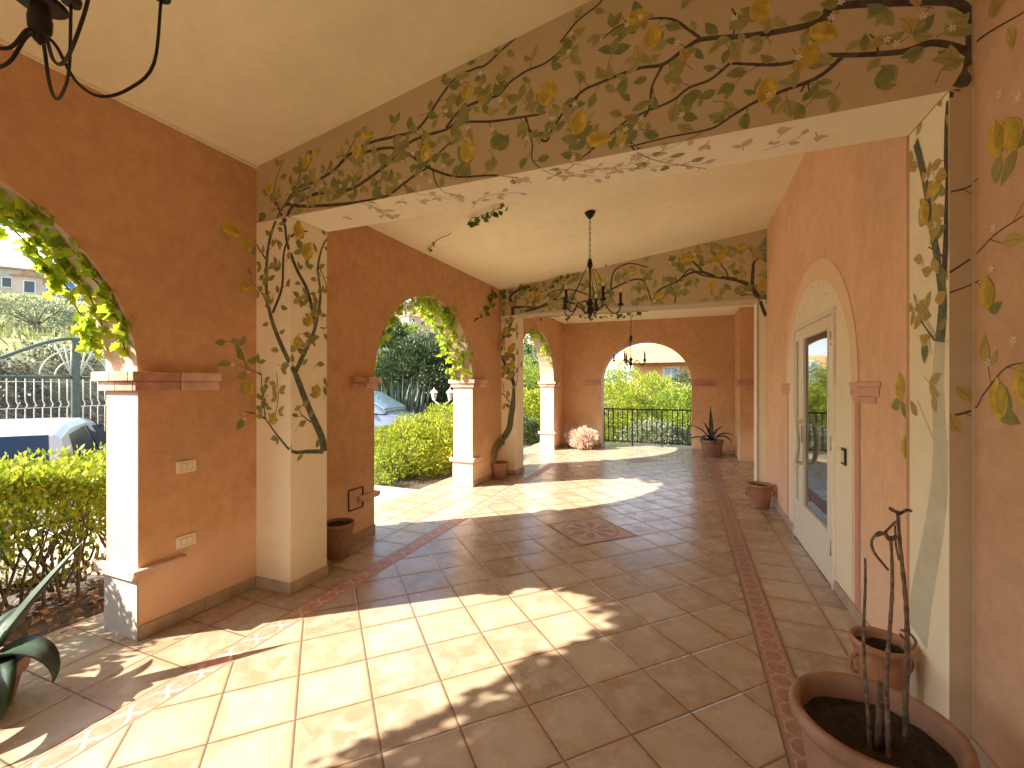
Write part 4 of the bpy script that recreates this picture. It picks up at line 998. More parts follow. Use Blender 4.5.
# hedge outside the first arch
hd = empty('hedge', (-4.6, .9, -.05), 0, 'clipped yellow green hedge with bare twigs below, before the white car', 'hedge')
r = np.random.default_rng(4); n = 34000
X = r.uniform(-.55, .55, n); Yq = r.uniform(-2.6, 1.62, n); top = .915+.045*np.sin(Yq*4)+.04*np.sin(X*9+Yq*7); k = r.random(n)
Zq = np.where(k < .72, top-np.abs(r.normal(0, .10, n)), r.uniform(.25, 1.0, n)**.8); 
side = r.random(n) < .35; X = np.where(side & (Zq > .5), np.sign(r.uniform(-1, 1, n))*(.52+r.normal(0, .04, n)), X)
X2 = r.uniform(-.5, .5, 15000); Y2 = r.uniform(-2.6, 1.62, 15000); Z2_ = r.uniform(.12, .72, 15000); kk = np.sin(X2*11+Y2*9)+np.sin(Y2*13-Z2_*15) > -.2; X2, Y2, Z2_ = X2[kk], Y2[kk], Z2_[kk]
X, Yq, Zq = np.concatenate([X, X2]), np.concatenate([Yq, Y2]), np.concatenate([Zq, Z2_]); n = len(X)
P = np.stack([X, Yq, Zq+.03], 1); keep = (Zq > .55) | (r.random(n) < .55); P = P[keep]
leaves_mesh('foliage', P, np.tile([0, 0, .6], (len(P), 1)), .05, M_hedge, hd, 4, .5)
mb = MB(); rg = random.Random(8)
for i in range(210):
    b = Vector((rg.uniform(-.45, .45), rg.uniform(-2.5, 1.55), .0)); q = b+Vector((rg.uniform(-.22, .22), rg.uniform(-.3, .3), rg.uniform(.5, .86)))
    m_ = b.lerp(q, .5)+Vector((rg.uniform(-.1, .1), rg.uniform(-.12, .12), 0)); mb.tube([Vector(p) for p in smooth_path([b, m_, q], 3)], [.012-.0014*j for j in range(7)], 5, cap=False)
    for k in range(2):
        c_ = b.lerp(q, rg.uniform(.3, .7)); e = c_+Vector((rg.uniform(-.2, .2), rg.uniform(-.25, .25), rg.uniform(.15, .35))); mb.tube([c_, e], [.006, .003], 4, cap=False)
mb.build('stems', [M_bark], hd)
# leaf litter under the hedge
r = np.random.default_rng(14); n = 3500; P = np.stack([r.uniform(-5.1, -3.62, n), r.uniform(-2, 2.6, n), np.full(n, -.035)+r.uniform(0, .02, n)], 1)
group(leaves_mesh('leaf_litter', P, r.normal(0, 1, (n, 3))*[1, 1, .05], .05, simple('dry_leaf', (.24, .15, .09), .9, 0, .5, 6), None, 3, .6, up=0), 'brown dry leaf litter under the hedge', 'leaf litter', kind='stuff')
# shrubs beyond the second and third arch
def shrub(px, py, d, rad, ncl, per, ls, mt, lab, seed, clr):
    c = at(px, py, d); bush('garden_shrub', (c.x, c.y, c.z), rad, ncl, per, ls, mt, lab, 'shrub', seed, clr=clr)
shrub(418, 449, 8.1, (.84, .84, .58), 290, 60, .055, M_hedge, 'round yellow green shrub seen through the second arch', 21, .15)
shrub(445, 437, 9.1, (.62, .62, .70), 180, 55, .055, M_hedge, 'leafy yellow green shrub under the garden lantern behind the round shrub', 22, .15)
shrub(386, 470, 7.2, (.28, .28, .28), 40, 40, .05, M_bush, 'small low shrub at the left foot of the round shrub', 26, .10)
shrub(530, 420, 14.0, (.95, .95, .95), 260, 60, .07, M_hedge, 'bright green shrub seen through the third arch', 23, .2)
shrub(522, 436, 12.6, (.5, .5, .62), 140, 50, .06, M_dark, 'dark low shrub at the left of the third arch', 27, .15)
shrub(524, 394, 17.5, (1.3, 1.4, 1.4), 260, 60, .085, M_bush, 'tall green shrub behind the shrubs of the third arch', 24, .28)
shrub(545, 400, 21, (1.4, 1.5, 1.5), 240, 55, .09, M_dark, 'dark green tree-like shrub farthest beyond the third arch', 25, .3)
# dense dark tree, sword-leaved plant
def tree(name, base, h, crown_r, crown_z, ncl, per, ls, mat, label, seed, clr, cat='tree', grp=None, shell=.4):
    t = empty(name, base, 0, label, cat, grp); P, D = clumps((0, 0, crown_z), crown_r, ncl, per, clr, seed, shell); leaves_mesh('crown', P, D, ls, mat, t, seed)
    rg = random.Random(seed); mb = MB(); tr = h*.028
    mb.tube([(0, 0, -.3), (.03, .02, h*.2), (-.02, .05, crown_z-crown_r[2]*.4)], [tr*1.3, tr, tr*.8], 10)
    limbs(mb, (-.02, .05, crown_z-crown_r[2]*.5), [(rg.uniform(-.7, .7)*crown_r[0], rg.uniform(-.7, .7)*crown_r[1], crown_z+rg.uniform(-.3, .7)*crown_r[2]) for _ in range(9)], tr*.6, seed)
    mb.build('trunk', [M_bark], t); return t
c = at(418, 384, 17.0)
tree('dense_tree', (c.x, c.y, -.4), 3.6, (1.75, 1.75, 1.6), 2.15, 520, 70, .11, M_dark, 'dense dark green tree seen through the second arch', 31, .3)
c = at(372, 372, 17.5); tree('dense_tree', (c.x, c.y, -.4), 3.2, (1.3, 1.3, 1.4), 2.0, 300, 60, .11, M_olive, 'lighter grey green tree left of the dense dark tree', 32, .28)
yu = empty('yucca_plant', (-6.55, 9.3, -.32), 0, 'clump of stiff dark sword-shaped leaves behind the parked dark car', 'plant'); rg = random.Random(6)
c = at(398, 400, 13.5); yu.location = (c.x, c.y, -.1)
mb = MB()
for i in range(230):
    a = rg.uniform(0, 6.28); rr = rg.uniform(0, .8); b = Vector((math.cos(a)*rr, math.sin(a)*rr, rg.uniform(0, .6))); tilt = rg.uniform(.03, .45); ln = rg.uniform(.9, 1.55); a2 = a+rg.uniform(-.6, .6)
    e = b+Vector((math.cos(a2)*math.sin(tilt), math.sin(a2)*math.sin(tilt), math.cos(tilt)))*ln; s_ = Vector((-math.sin(a2), math.cos(a2), 0))*.03; md = b.lerp(e, .45)
    mb.poly([b-s_*.6, md-s_, e, md+s_, b+s_*.6], 0)
mb.build('foliage', [M_yucca], yu)
# garden lantern with two heads
c1 = at(434, 395, 10.6); c2 = at(450, 395, 10.6); gl = empty('garden_lantern', ((c1.x+c2.x)/2, (c1.y+c2.y)/2, -.3), 0, 'white garden lamp post with two glass lanterns above the shrubs', 'lamp')
M_lw = simple('white_lamp_metal', (.75, .74, .70), .4); M_lg = simple('lamp_glass', (.40, .46, .44), .15)
mb = MB(); mb.lathe([(.06, 0), (.05, .06), (.028, .12), (.025, 1.2), (.03, 1.3)], seg=12)
mb.tube([c1-Vector(gl.location)-Vector((0, 0, .13)), (0, 0, 1.32), c2-Vector(gl.location)-Vector((0, 0, .13))], .015, 8); mb.build('post', [M_lw], gl)
for c_ in (c1, c2):
    p = c_-Vector(gl.location); mb = MB(); mb.lathe([(.03, -.13), (.05, -.10), (.085, .05), (.11, .06), (.08, .095), (.035, .13), (.010, .15), (.012, .17), (.001, .185)], tuple(p), 6); mb.sm = [False]*len(mb.f); ln_ = mb.build('lantern', [M_lw], gl)
    mb = MB(); mb.lathe([(.056, -.085), (.086, .042)], tuple(p), 6); mb.sm = [False]*len(mb.f); mb.build('lantern_glass', [M_lg], ln_)
# dry bush in the far left corner
db = empty('dry_bush', (-2.38, 10.55, 0), 0, 'round ball of pale pinkish dry twigs in the far left corner', 'dry bush')
P, D = clumps((0, 0, .27), (.36, .27, .26), 170, 90, .07, 41, .3, .01); leaves_mesh('foliage', P, D, .06, M_dry, db, 41, .14, up=.1)
mb = MB(); rg = random.Random(2)
for i in range(90):
    a = rg.uniform(0, 6.28); e = Vector((math.cos(a)*.36*rg.random()**.4, math.sin(a)*.27*rg.random()**.4, rg.uniform(.12, .55))); mb.tube([(0, 0, .01), e*.5+Vector((0, 0, .03)), e], [.006, .004, .002], 4, cap=False)
mb.build('stems', [simple('dry_stem', (.42, .28, .20), .9)], db)

# ------------------------------------------------------------------ vines on the arches
vine_sh = [(0, 0), (.22, .42), (.05, .62), (.42, .55), (.55, .72), (.68, .40), (1, 0), (.68, -.40), (.55, -.72), (.42, -.55), (.05, -.62), (.22, -.42)]
def vine_leaf(mb, p, d, nrm, s):
    d = d.normalized(); b = nrm.cross(d)
    if b.length < 1e-4: b = d.orthogonal()
    b.normalize(); n_ = d.cross(b)
    for sg in (1, -1):
        half = [vine_sh[i] for i in (0, 1, 2, 3, 4, 5, 6)]
        pts = [p+d*(a*s)+b*(sg*q*s*.75)+n_*(abs(q)*s*.22-a*a*s*.15) for a, q in half]
        mb.poly(pts if sg > 0 else pts[::-1], 0, False)
def vine(label, curves, lsize, seed, dens, spread=.1, droop=.12, mat=M_vine, sag=.3):
    """curves: list of (3-D point lists, number of leaves)"""
    c0 = curves[0][0][0]; t = empty('climbing_vine', c0, 0, label, 'vine'); rg = random.Random(seed); ms = MB(); ml = MB()
    for pts, nl in curves:
        sp_ = [Vector(p)-Vector(c0) for p in smooth_path(pts, 6)]; jit = [p+Vector((rg.uniform(-.012, .012), rg.uniform(-.012, .012), rg.uniform(-.012, .012))) for p in sp_]
        ms.tube(jit, .0042, 5)
        for i in range(nl):
            k = rg.randrange(len(sp_)-1); p = sp_[k].lerp(sp_[k+1], rg.random())+Vector((rg.gauss(0, spread*.5), rg.gauss(0, spread*.5), rg.gauss(0, spread*.4)-abs(rg.gauss(0, droop))))
            d = Vector((rg.gauss(0, .6), rg.gauss(0, .6), -.7)); vine_leaf(ml, p, d, Vector((rg.gauss(0, .5)+.8, rg.gauss(0, .5), rg.gauss(0, .5))), lsize*rg.uniform(.6, 1.25))
    ms.build('stem', [M_bark], t); ml.build('foliage', [mat], t); return t
def arch_pt(k, ang, xo, dr=0, zs=1.6):
    a, b = ARCH[k]; c, r_ = (a+b)/2, (b-a)/2-dr; y = c+r_*math.cos(R_(ang)); z = zs+r_*math.sin(R_(ang))
    x = WX-xo; yy = y-PIV; return (WX-xo*math.cos(ROT)-yy*math.sin(ROT), PIV+yy*math.cos(ROT), z)
vine('bright yellow green grapevine hanging along the near left arch', [([arch_pt(1, a, .22, .02) for a in (118, 95, 75, 60, 45, 30, 14)], 115), ([arch_pt(1, a, .08, .01) for a in (120, 90, 70, 52, 36, 18, 8)], 85), ([arch_pt(1, a, .33, .05) for a in (110, 85, 64, 48, 34, 20, 10)], 115), ([arch_pt(1, a, .02, .01) for a in (90, 60, 42, 27, 14)], 45), ([arch_pt(1, a, .34, .03) for a in (178, 165, 150, 135, 120, 105, 92)], 260), ([arch_pt(1, a, .32, .13) for a in (175, 160, 145, 130, 115, 100)], 230), ([arch_pt(1, a, .30, .30) for a in (160, 140, 122, 108)], 90)], .074, 3, 1, .035, .018)
vine('grapevine hanging along the second arch', [([arch_pt(2, a, .12, .04) for a in (8, 25, 45, 65, 85, 105, 130, 150, 165, 178)], 190), ([arch_pt(2, a, .30, .05) for a in (5, 22, 40, 60, 80)], 130), ([arch_pt(2, a, .02, .0) for a in (20, 40, 60, 80, 100, 130, 160)], 70)], .085, 5, 1, .07, .06)
vine('thin grapevine fringing the third arch', [([arch_pt(3, a, .08, .03) for a in (30, 50, 70, 90, 110, 140, 170)], 100)], .10, 7, 1, .07, .07)
# runner over the ceiling and the bunch at the far left column
def onx(px, py, X): d = ray(px, py); return CAM+d*((X-CAM.x)/d.x)
def ony(px, py, Y): d = ray(px, py); return CAM+d*((Y-CAM.y)/d.y)
def onceil(px, py, bay=1):
    d = ray(px, py); t = 1.0
    for _ in range(60):
        p = CAM+d*t; t += (zc(p.x, bay)-.035-p.z)/(d.z-.135*d.x) if bay == 1 else 0
    return CAM+d*t
run = [onx(440, 300, -3.06), onx(428, 275, -3.07), onx(426, 256, -3.08), onceil(432, 245), onceil(450, 232), onceil(468, 222), onceil(485, 214), onceil(505, 205)]
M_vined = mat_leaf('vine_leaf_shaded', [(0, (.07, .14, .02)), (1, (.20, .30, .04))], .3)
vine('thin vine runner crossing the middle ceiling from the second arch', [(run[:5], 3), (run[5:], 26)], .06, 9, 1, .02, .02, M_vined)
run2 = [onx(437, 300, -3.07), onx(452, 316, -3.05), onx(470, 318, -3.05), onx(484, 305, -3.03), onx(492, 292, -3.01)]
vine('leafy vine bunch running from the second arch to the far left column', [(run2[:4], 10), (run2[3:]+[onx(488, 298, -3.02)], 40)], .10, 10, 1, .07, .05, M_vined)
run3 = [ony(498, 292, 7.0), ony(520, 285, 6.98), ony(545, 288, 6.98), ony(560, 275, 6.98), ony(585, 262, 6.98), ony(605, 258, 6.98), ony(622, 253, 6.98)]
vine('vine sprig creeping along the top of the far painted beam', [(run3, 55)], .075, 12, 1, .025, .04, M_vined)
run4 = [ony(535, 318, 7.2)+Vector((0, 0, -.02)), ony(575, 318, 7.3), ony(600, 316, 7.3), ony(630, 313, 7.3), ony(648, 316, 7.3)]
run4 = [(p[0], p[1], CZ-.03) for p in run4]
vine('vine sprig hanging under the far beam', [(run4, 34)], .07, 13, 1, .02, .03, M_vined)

# ------------------------------------------------------------------ cars
M_carw = simple('silver_white_paint', (.47, .49, .50), .3, .3, .03, 2, 0, **{'Coat Weight': .6}); M_card = simple('steel_blue_paint', (.20, .24, .30), .25, .5, .03, 2, 0, **{'Coat Weight': .7})
M_cg = simple('car_glass', (.008, .02, .05), .08, 0, .1, 2, 0, **{'IOR': 1.35}); M_cgl = simple('windscreen_glass', (.16, .25, .28), .06, 0, .1); M_rub = simple('tyre_rubber', (.02, .02, .02), .8); M_chr = simple('rim_alloy', (.5, .5, .5), .3, .9); M_lamp = simple('lamp_lens', (.6, .12, .08), .2); M_lampw = simple('head_lens', (.7, .72, .72), .15)
def car(name, loc_, rz, paint_, label, gmat=M_cg):
    """length along x, nose at +x; body and cabin are lofted from cross-sections"""
    t = empty(name, loc_, rz, label, 'car')
    def loft(secs, cap=True):
        mb = MB(); k = len(secs[0][1])
        for x, ring in secs: mb.v += [(x, y, z) for y, z in ring]
        for i in range(len(secs)-1):
            for j in range(k): a = i*k+j; b = i*k+(j+1) % k; mb.f.append((a, b, b+k, a+k)); mb.m.append(0); mb.sm.append(True)
        mb.f.append(tuple(range(k))[::-1]); mb.m.append(0); mb.sm.append(True); mb.f.append(tuple((len(secs)-1)*k+j for j in range(k))); mb.m.append(0); mb.sm.append(True); return mb
    def ring(w_, z0, z1, zm): # lower body cross-section
        h = [(w_*.90, z0), (w_*.985, z0+.10), (w_, zm), (w_*.965, z1-.08), (w_*.86, z1)]
        return h+[(-a, b) for a, b in h[::-1]]
    body = [(-2.02, ring(.66, .38, .66, .50)), (-1.96, ring(.78, .26, .78, .54)), (-1.8, ring(.85, .22, .86, .58)), (-1.5, ring(.86, .21, .96, .60)), (-1.0, ring(.87, .20, .99, .60)), (0, ring(.875, .19, .96, .60)), (.8, ring(.87, .19, .95, .60)), (1.3, ring(.86, .20, .90, .60)), (1.75, ring(.81, .24, .80, .55)), (2.0, ring(.70, .30, .68, .50)), (2.06, ring(.58, .36, .60, .48))]
    b = loft(body).build('body', [paint_], t); 
    sd = b.modifiers.new('s', 'SUBSURF'); sd.levels = sd.render_levels = 1
    def cring(w0, w1, z0, z1): h = [(w0, z0), (w1+.02, z1-.07), (w1-.05, z1-.012), (w1-.25, z1)]; return h+[(-a, c) for a, c in h[::-1]]
    cab = [(-1.90, cring(.78, .72, .80, .90)), (-1.60, cring(.80, .65, .90, 1.36)), (-1.0, cring(.81, .60, .94, 1.46)), (-.2, cring(.81, .60, .93, 1.49)), (.35, cring(.80, .58, .92, 1.44)), (.75, cring(.79, .62, .92, 1.22)), (1.15, cring(.77, .70, .89, .98))]
    lc = loft(cab); lc.sm = [False]*len(lc.f); cb = lc.build('roof', [paint_], t, weld=True, bevel=.03, angle=12)
    def quad(pts, name_, mat_, off=.006, th=.006):
        p = [Vector(q) for q in pts]; n_ = (p[1]-p[0]).cross(p[2]-p[0]).normalized(); mb = MB(); a = [q+n_*off for q in p]; bb = [q-n_*th for q in p]
        mb.poly(a); 
        for i in range(len(p)): j = (i+1) % len(p); mb.poly([a[i], bb[i], bb[j], a[j]])
        return mb.build(name_, [mat_], t)
    for s in (1, -1):
        def S(pp): return [(x, s*y, z) for x, y, z in (pp if s < 0 else pp[::-1])]
        quad(S([(-1.50, .785, .99), (-.42, .80, .98), (-.42, .628, 1.37), (-1.22, .645, 1.31)]), 'side_window', gmat, .012)
        quad(S([(-.36, .80, .98), (.82, .785, .97), (.34, .622, 1.32), (-.36, .628, 1.37)]), 'side_window', gmat, .012)
    quad([(-1.895, .64, .91), (-1.895, -.64, .91), (-1.612, -.56, 1.343), (-1.612, .56, 1.343)], 'rear_window', gmat, .012)
    quad([(1.12, -.68, 1.0), (1.12, .68, 1.0), (.42, .56, 1.40), (.42, -.56, 1.40)], 'windscreen', gmat, .02)
    for x in (-1.25, 1.28):
        for s in (-1, 1):
            mb = MB(); pr = [(.001, -.1), (.30, -.1), (.325, -.07), (.325, .07), (.30, .1), (.21, .1), (.20, .07)]; mb.lathe(pr, seg=28); mb.v = [(x+v[0], s*(.78+v[2]), .32+v[1]) for v in mb.v]; wh = mb.build('wheel', [M_rub], t)
            mb = MB(); mb.lathe([(.001, .085), (.06, .10), (.19, .075), (.205, .09)], seg=20); mb.v = [(x+v[0], s*(.78+v[2]), .32+v[1]) for v in mb.v]; mb.build('rim', [M_chr], wh)
    for s in (-1, 1):
        mb = MB(); mb.box((-2.03, s*.62-.14, .66), (-1.90, s*.62+.14, .84)); mb.build('tail_light', [M_lamp], t, bevel=.03)
        mb = MB(); mb.box((1.78, s*.60-.16, .56), (2.0, s*.60+.14, .70)); mb.build('headlight', [M_lampw], t, bevel=.03)
        mb = MB(); mb.lathe([(.001, -.09), (.05, -.06), (.06, 0), (.05, .06), (.001, .09)], seg=10); mb.v = [(.72+v[0]*.6, s*.93+v[2], 1.02+v[1]) for v in mb.v]; mb.build('wing_mirror', [paint_], t)
    mb = MB(); mb.box((-2.05, -.75, .34), (-1.9, .75, .50)); mb.build('bumper', [paint_], t, bevel=.04)
    return t
car('parked_car', (-9.14, 3.5, -.43), R_(144), M_carw, 'silver white car parked behind the clipped hedge')
car('parked_car', (-7.95, 9.0, -.03), R_(14), M_card, 'dark steel blue car bonnet seen through the second arch', M_cgl)

# ------------------------------------------------------------------ iron gate
M_gg = simple('green_gate_paint', (.075, .11, .085), .5, 0, .2); M_gp = simple('pale_gate_paint', (.55, .58, .47), .5, 0, .15)
GX = -12.9
gt = empty('iron_gate', (GX, 5.6, -.45), 0, 'green iron garden gate with arched fan top and pale bars beyond the white car', 'gate')
def gy(px): d = ray(px, 380); return (CAM+d*(GX/d.x)).y
gc = gy(75.5); gz0 = -.45
def GL(mb): mb.v = [(v[0]-GX, v[1]-5.6, v[2]+.45) for v in mb.v]; return mb
mb = MB(); mb.box((GX-.04, gc-.07, gz0), (GX+.04, gc+.07, 2.62)); GL(mb).build('post', [M_gg], gt, bevel=.01)
for s, wd in ((-1, 2.0), (1, 2.0)):
    e = gc+s*wd; mb = MB(); n = 24
    prof = lambda t: 2.60-.08*t-.72*(t**2)*(3-2*t) if True else 0
    mb.tube([(GX, gc+s*wd*t, prof(t)) for t in np.linspace(0, 1, n)], .035, 8)
    mb.tube([(GX, gc, 1.72), (GX, e, 1.72)], .03, 8); mb.tube([(GX, gc, .0), (GX, e, .0)], .03, 8); mb.tube([(GX, e, gz0), (GX, e, 1.95)], .045, 8)
    lf = GL(mb).build('gate_leaf', [M_gg], gt)
    mb = MB()
    for i in range(14):
        y = gc+s*(.14+i*.135)
        mb.tube([(GX, y, -.0), (GX, y, 1.05), (GX, y+.035, 1.12), (GX, y-.0, 1.22), (GX, y, 1.72)], .011, 5)
    for z in (1.06, 1.62): mb.tube([(GX, gc+s*.1, z), (GX, e, z)], .009, 5)
    for k in range(8):   # fan bars and scrolls
        a = R_(8+k*11); rr = min(1.7, .78/max(.2, math.sin(a)))*.92; 
        yy, zz = gc+s*math.cos(a)*rr*.95, 1.74+math.sin(a)*rr
        tt = abs(yy-gc)/wd
        if tt < .98 and zz < prof(tt): mb.tube([(GX, gc+s*.08, 1.76), (GX, yy, zz)], .016, 5)
    for r_ in (.35, .6): mb.tube([(GX, gc+s*r_*math.cos(a), 1.74+r_*math.sin(a)) for a in np.linspace(.05, 1.5, 12)], .015, 5)
    for k in range(6):
        cy = gc+s*(.34+k*.27); cz = prof((.34+k*.27)/wd)-.16
        if cz > 1.8: mb.tube([(GX, cy+s*.11*math.cos(a), cz+.11*math.sin(a)) for a in np.linspace(-.6, 3.6, 14)], .014, 5)
    GL(mb).build('gate_bars', [M_gp], lf)

# ------------------------------------------------------------------ bank, olive trees, hillside
r = np.random.default_rng(77)
n = 60000; X = r.uniform(-18.2, -13.4, n); Y = r.uniform(-3, 26, n); nzv = np.sin(X*2.1+Y*1.7)+np.sin(Y*3.1-X)+r.normal(0, .6, n)
k = nzv > -.2; X, Y = X[k], Y[k]; Z = np.array([hgt(a, b) for a, b in zip(X, Y)])+r.uniform(0, .34, len(X))
group(leaves_mesh('bank_scrub', np.stack([X, Y, Z], 1), r.normal(0, .6, (len(X), 3)), .085, M_scrub, None, 5, .4, up=.3), 'dry brown scrub covering the bank behind the gate', 'scrub', kind='stuff')
n = 16000; X = r.uniform(-50, -17, n); Y = r.uniform(-2, 50, n); Z = np.array([hgt(a, b) for a, b in zip(X, Y)])
group(leaves_mesh('meadow_grass', np.stack([X, Y, Z-.03], 1), np.tile([0, 0, 1.], (n, 1)), .42, mat_leaf('meadow_blade', [(0, (.14, .17, .04)), (.5, (.28, .28, .10)), (1, (.45, .42, .2))], .3), None, 6, .14, up=.8), 'pale green meadow grass on the slope behind the gate', 'grass', kind='stuff')
def tz(x, y): return (x, y, hgt(x, y))
for i, (px, py, d, sc_, lab) in enumerate(((34, 317, 21, 1.0, 'grey green olive tree on the grassy slope above the gate'), (104, 332, 26, .55, 'smaller olive tree half hidden by the vine and pillar of the near arch'))):
    c = at(px, py, d); z0 = hgt(c.x, c.y)
    tree('olive_tree', (c.x, c.y, z0), 3.2*sc_, (1.9*sc_, 1.9*sc_, .85*sc_), c.z-z0, 130, 60, .10, M_olive, lab, 50+i, .3, grp='olive trees on the slope')
# small trees scattered on the hillside
hillk = [(448, 341, 60), (388, 338, 58), (405, 345, 62), (428, 344, 55), (536, 388, 60), (524, 380, 70), (545, 382, 58)]
for i, (px, py, d) in enumerate(hillk):
    c = at(px, py, d); z0 = hgt(c.x, c.y); s_ = d/45
    o = tree('hillside_tree', (c.x, c.y, z0-.3), 3*s_, (2.2*s_, 2.2*s_, 1.7*s_), 2.0*s_, 90, 40, .3*s_, (M_olive, M_dark, M_bush)[i % 3],
         ['rounded tree below the pink hillside houses', 'tree on the hillside seen over the left of the second arch', 'pale tree below the hill houses', 'bushy tree beneath the town houses', 'tree below the grey town through the third arch', 'upper hillside tree in the third arch',
          'low tree at the right of the third arch opening'][i], 60+i, .5*s_, grp='trees on the hillside')
# ------------------------------------------------------------------ houses
M_roof = simple('roof_tiles', (.38, .22, .15), .9, 0, .3, 3); M_win = simple('window_glass', (.06, .07, .08), .2); M_shut = simple('window_frame_white', (.7, .7, .68), .5)
def house(x, y, z, rz, wx, wy, h, wallm, label, rows=2, cols=3, roof='gable', win=(.8, 1.2), seed=0):
    """front is the -y side"""
    t = empty('house', (x, y, z), rz, label, 'house'); mb = MB(); mb.box((-wx/2, -wy/2, -4), (wx/2, wy/2, h)); mb.build('wall', [wallm], t)
    mb = MB(); o = .3
    if roof == 'gable':
        mb.prism([(-wy/2-o, h+.002), (wy/2+o, h+.002), (0, h+wy*.22)], 'x', -wx/2-o, wx/2+o)
    else: mb.box((-wx/2-o, -wy/2-o, h+.002), (wx/2+o, wy/2+o, h+.25))
    mb.build('roof', [M_roof], t)
    for side in (0, 1):
        nc = cols if side == 0 else max(1, int(cols*wy/wx))
        for i in range(rows):
            for j in range(nc):
                u = (-.5+(j+.5)/nc)*(wx if side == 0 else wy); zz = h*(i+.5)/rows; w2, h2 = win[0]/2, win[1]/2
                for s in ((-1,) if side == 0 else (-1, 1)):
                    mb = MB()
                    if side == 0: mb.box((u-w2-.1, -wy/2-.06, zz-h2-.1), (u+w2+.1, -wy/2-.002, zz+h2+.1))
                    else: a, b = sorted((s*(wx/2+.002), s*(wx/2+.06))); mb.box((a, u-w2-.1, zz-h2-.1), (b, u+w2+.1, zz+h2+.1))
                    f = mb.build('window', [M_shut], t); mb = MB()
                    if side == 0: mb.box((u-w2, -wy/2-.09, zz-h2), (u+w2, -wy/2-.062, zz+h2))
                    else: a, b = sorted((s*(wx/2+.062), s*(wx/2+.09))); mb.box((a, u-w2, zz-h2), (b, u+w2, zz+h2))
                    mb.build('pane', [M_win], f)
    return t
W_pink = simple('pink_render', (.52, .40, .34), .9, 0, .1, 1); W_grey = simple('grey_render', (.42, .39, .36), .9, 0, .1, 1); W_cream = simple('cream_render', (.60, .52, .40), .9, 0, .1, 1); W_rose = simple('rose_render', (.56, .36, .28), .9, 0, .1, 1)
def face_cam(c): return math.atan2(-c.y, -c.x)+math.pi/2
c = at(2, 287, 60); house(c.x, c.y, c.z-1.5, face_cam(c)-.25, 13, 5, 3.6, W_grey, 'long low pinkish house on the hill crest left of the gabled house', 1, 6, 'flat')
c = at(42, 287, 50); hs = house(c.x, c.y, c.z-1.6, face_cam(c)+1.2, 5, 2.8, 2.2, W_pink, 'small gabled pink house on the hill crest', 1, 2)
mb = MB(); mb.box((.9, -.3, 2.4), (1.5, .3, 3.3)); mb.build('chimney', [simple('red_chimney', (.35, .10, .08))], hs)
c = at(65, 290, 46); house(c.x, c.y, c.z-1.4, face_cam(c), 2.6, 3, 1.9, simple('blue_render', (.10, .25, .62), .6, 0, .15, 2), 'small bright blue building right of the gabled house on the hill', 1, 3, 'flat', (.45, .9))
specs = [(392, 322, 120, W_pink), (402, 326, 112, W_cream), (413, 321, 124, W_rose), (424, 326, 115, W_pink), (434, 321, 126, W_rose), (446, 327, 118, W_cream), (456, 330, 112, W_rose), (384, 330, 108, W_rose), (408, 311, 138, W_rose), (430, 312, 140, W_pink), (398, 314, 135, W_cream), (418, 330, 104, W_rose)]
words = ['pale pink house at the left of the hill town over the second arch', 'cream house low left in the hill town', 'rose house in the middle of the hill town', 'pink house right of the middle of the hill town', 'rose house under the sky at the right of the hill town', 'cream house at the right of the hill town', 'rightmost rose house of the hill town by the vine', 'leftmost rose house of the hill town by the vine',
 'topmost rose house on the skyline of the hill town', 'topmost pink house on the right skyline', 'topmost cream house on the left skyline', 'lowest rose house of the hill town above the dark tree']
for i, (px, py, d, wm) in enumerate(specs):
    c = at(px, py, d); o = house(c.x, c.y, c.z-2.2, face_cam(c)+(i % 3-1)*.5, 5.0+i % 3, 4, 4.2+(i % 2)*.8, wm, words[i], 2, 3, 'gable' if i % 2 else 'flat'); o['group'] = 'houses of the hill town'
for i, (px, py, d, wm) in enumerate(((524, 352, 110, W_grey), (533, 350, 118, W_cream), (541, 356, 108, W_grey), (548, 350, 112, W_grey), (537, 366, 96, W_grey), (526, 368, 98, W_pink))):
    c = at(px, py, d); o = house(c.x, c.y, c.z-2.2, face_cam(c)+(i % 3-1)*.4, 4.5+i % 2, 4, 5.4, wm, ['grey town house, upper left in the third arch', 'cream town house in the top of the third arch', 'grey town house right of centre in the third arch', 'rightmost grey town house in the third arch', 'lower grey town house in the third arch', 'lower pink town house at the left of the third arch'][i], 3, 3, 'flat'); o['group'] = 'town houses behind the third arch'
# orange neighbour beyond the end arch
c = at(662, 380, 30)
nb = empty('apartment_building', (c.x, c.y, -1.6), -.10, 'orange and yellow two storey building beyond the railing', 'building')
W_or = simple('orange_render', (.66, .36, .17), .9, 0, .08, 1); W_ye = simple('yellow_render', (.60, .40, .17), .9, 0, .08, 1)
mb = MB(); mb.box((-1.9, 0, 0), (7, 6, 4.72)); mb.build('wall', [W_or], nb)
mb = MB(); mb.box((-4.6, 1.0, 0), (-1.902, 6, 5.0)); mb.build('side_wing', [W_ye], nb)
mb = MB(); mb.prism([(-2.3, 4.722), (7.3, 4.722), (7.3, 5.1), (1.2, 6.2), (-2.3, 5.6)], 'y', -1.3, 6.3); mb.build('roof', [W_ye], nb)
mb = MB(); mb.box((-2.3, -1.32, 4.62), (7.3, -.9, 4.718)); mb.build('eaves', [M_roof], nb)
mb = MB(); mb.box((-4.4, .2, 2.9), (-1.95, .99, 3.05)); bl = mb.build('balcony', [W_ye], nb)
mb = MB()
for i in range(16): mb.tube([(-4.35+i*.155, .22, 3.05), (-4.35+i*.155, .22, 3.95)], .015, 5)
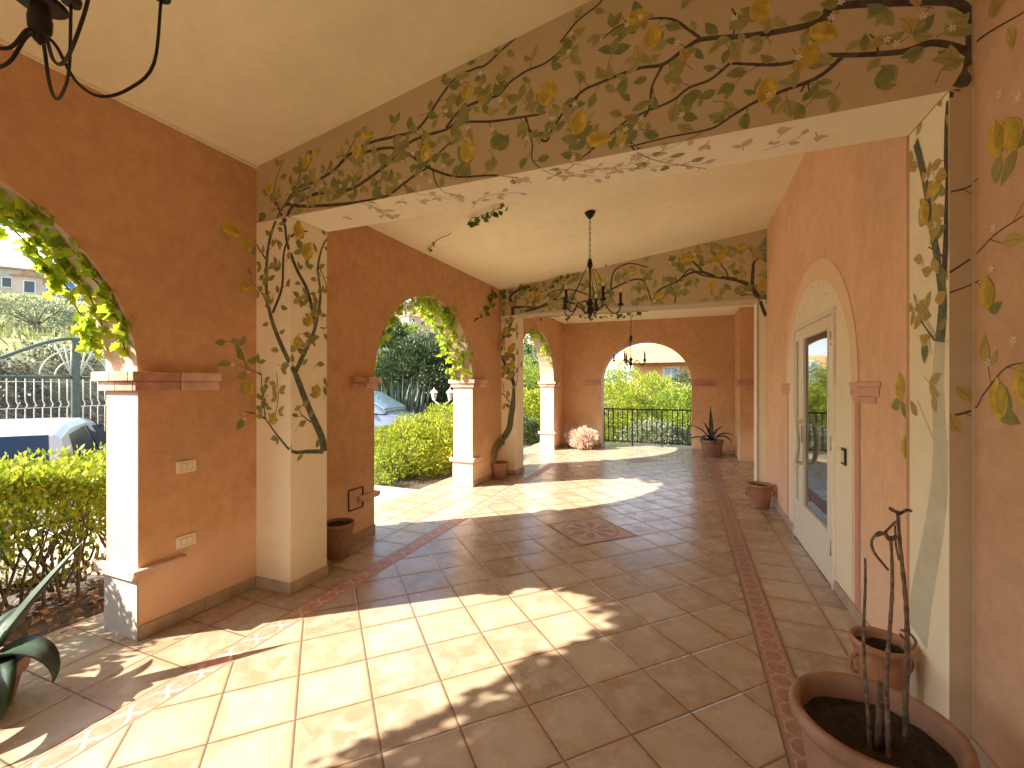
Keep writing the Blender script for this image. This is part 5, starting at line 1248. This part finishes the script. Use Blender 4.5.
mb.tube([(-4.38, .22, 3.96), (-2.0, .22, 3.96)], .025, 6); mb.build('railing', [M_shut], bl)
for x, y, z, w_, h_ in ((.6, 0, 3.7, .9, 1.2), (3.0, 0, 3.7, .9, 1.2), (-3.7, 1.0, 4.0, .8, 1.3), (-2.6, 1.0, 4.0, .7, 1.1), (.6, 0, 1.4, .9, 1.2), (-3.2, 1.0, 1.7, .9, 1.2)):
    mb = MB(); mb.box((x-w_/2-.08, y-.06, z-h_/2-.08), (x+w_/2+.08, y-.002, z+h_/2+.08)); f = mb.build('window', [M_shut], nb)
    for s in (-1, 1): mb = MB(); mb.box((x+s*w_*.26-w_*.21, y-.075, z-h_/2), (x+s*w_*.26+w_*.21, y-.061, z+h_/2)); mb.build('pane', [simple('bluish_pane', (.28, .36, .48), .2)], f)
# shrubs and trees beyond the railing
for i, (px, py, d, rx, rz_, mt, lab) in enumerate(((618, 418, 15.5, 1.2, 1.3, M_hedge, 'yellow green bush at the left behind the black railing'), (648, 412, 17.5, 1.4, 1.55, M_hedge, 'tall bright bush in the middle behind the black railing'), (680, 422, 15.0, 1.0, 1.25, M_bush, 'bright bush at the right behind the black railing'), (632, 396, 21, 1.5, 1.5, M_bush, 'taller green tree-like bush before the yellow wing'), (690, 404, 20, 1.1, 1.6, M_dark, 'dark green tree at the right edge of the far arch'), (665, 402, 23, 1.4, 1.4, M_hedge, 'light bush right under the orange wall'), (606, 402, 20, 1.1, 1.6, M_bush, 'green bush at the left edge of the far arch'), (655, 438, 13.8, .9, .40, M_olive, 'low grey green shrub just under the railing'))):
    c = at(px, py, d); bush('garden_bush', (c.x, c.y, c.z), (rx, rx, rz_), 240, 55, .075, mt, lab, 'bush', 80+i, 'bushes beyond the railing', clr=.24)
# low white kerb wall past the railing
kw = empty('low_kerb_wall', (-.4, 13.4, -1.5), .25, 'low white kerb wall in the garden below the railing', 'wall'); mb = MB(); mb.box((-3.2, -.1, 0), (3, .1, .9)); mb.build('wall_body', [M_white], kw, bevel=.02)
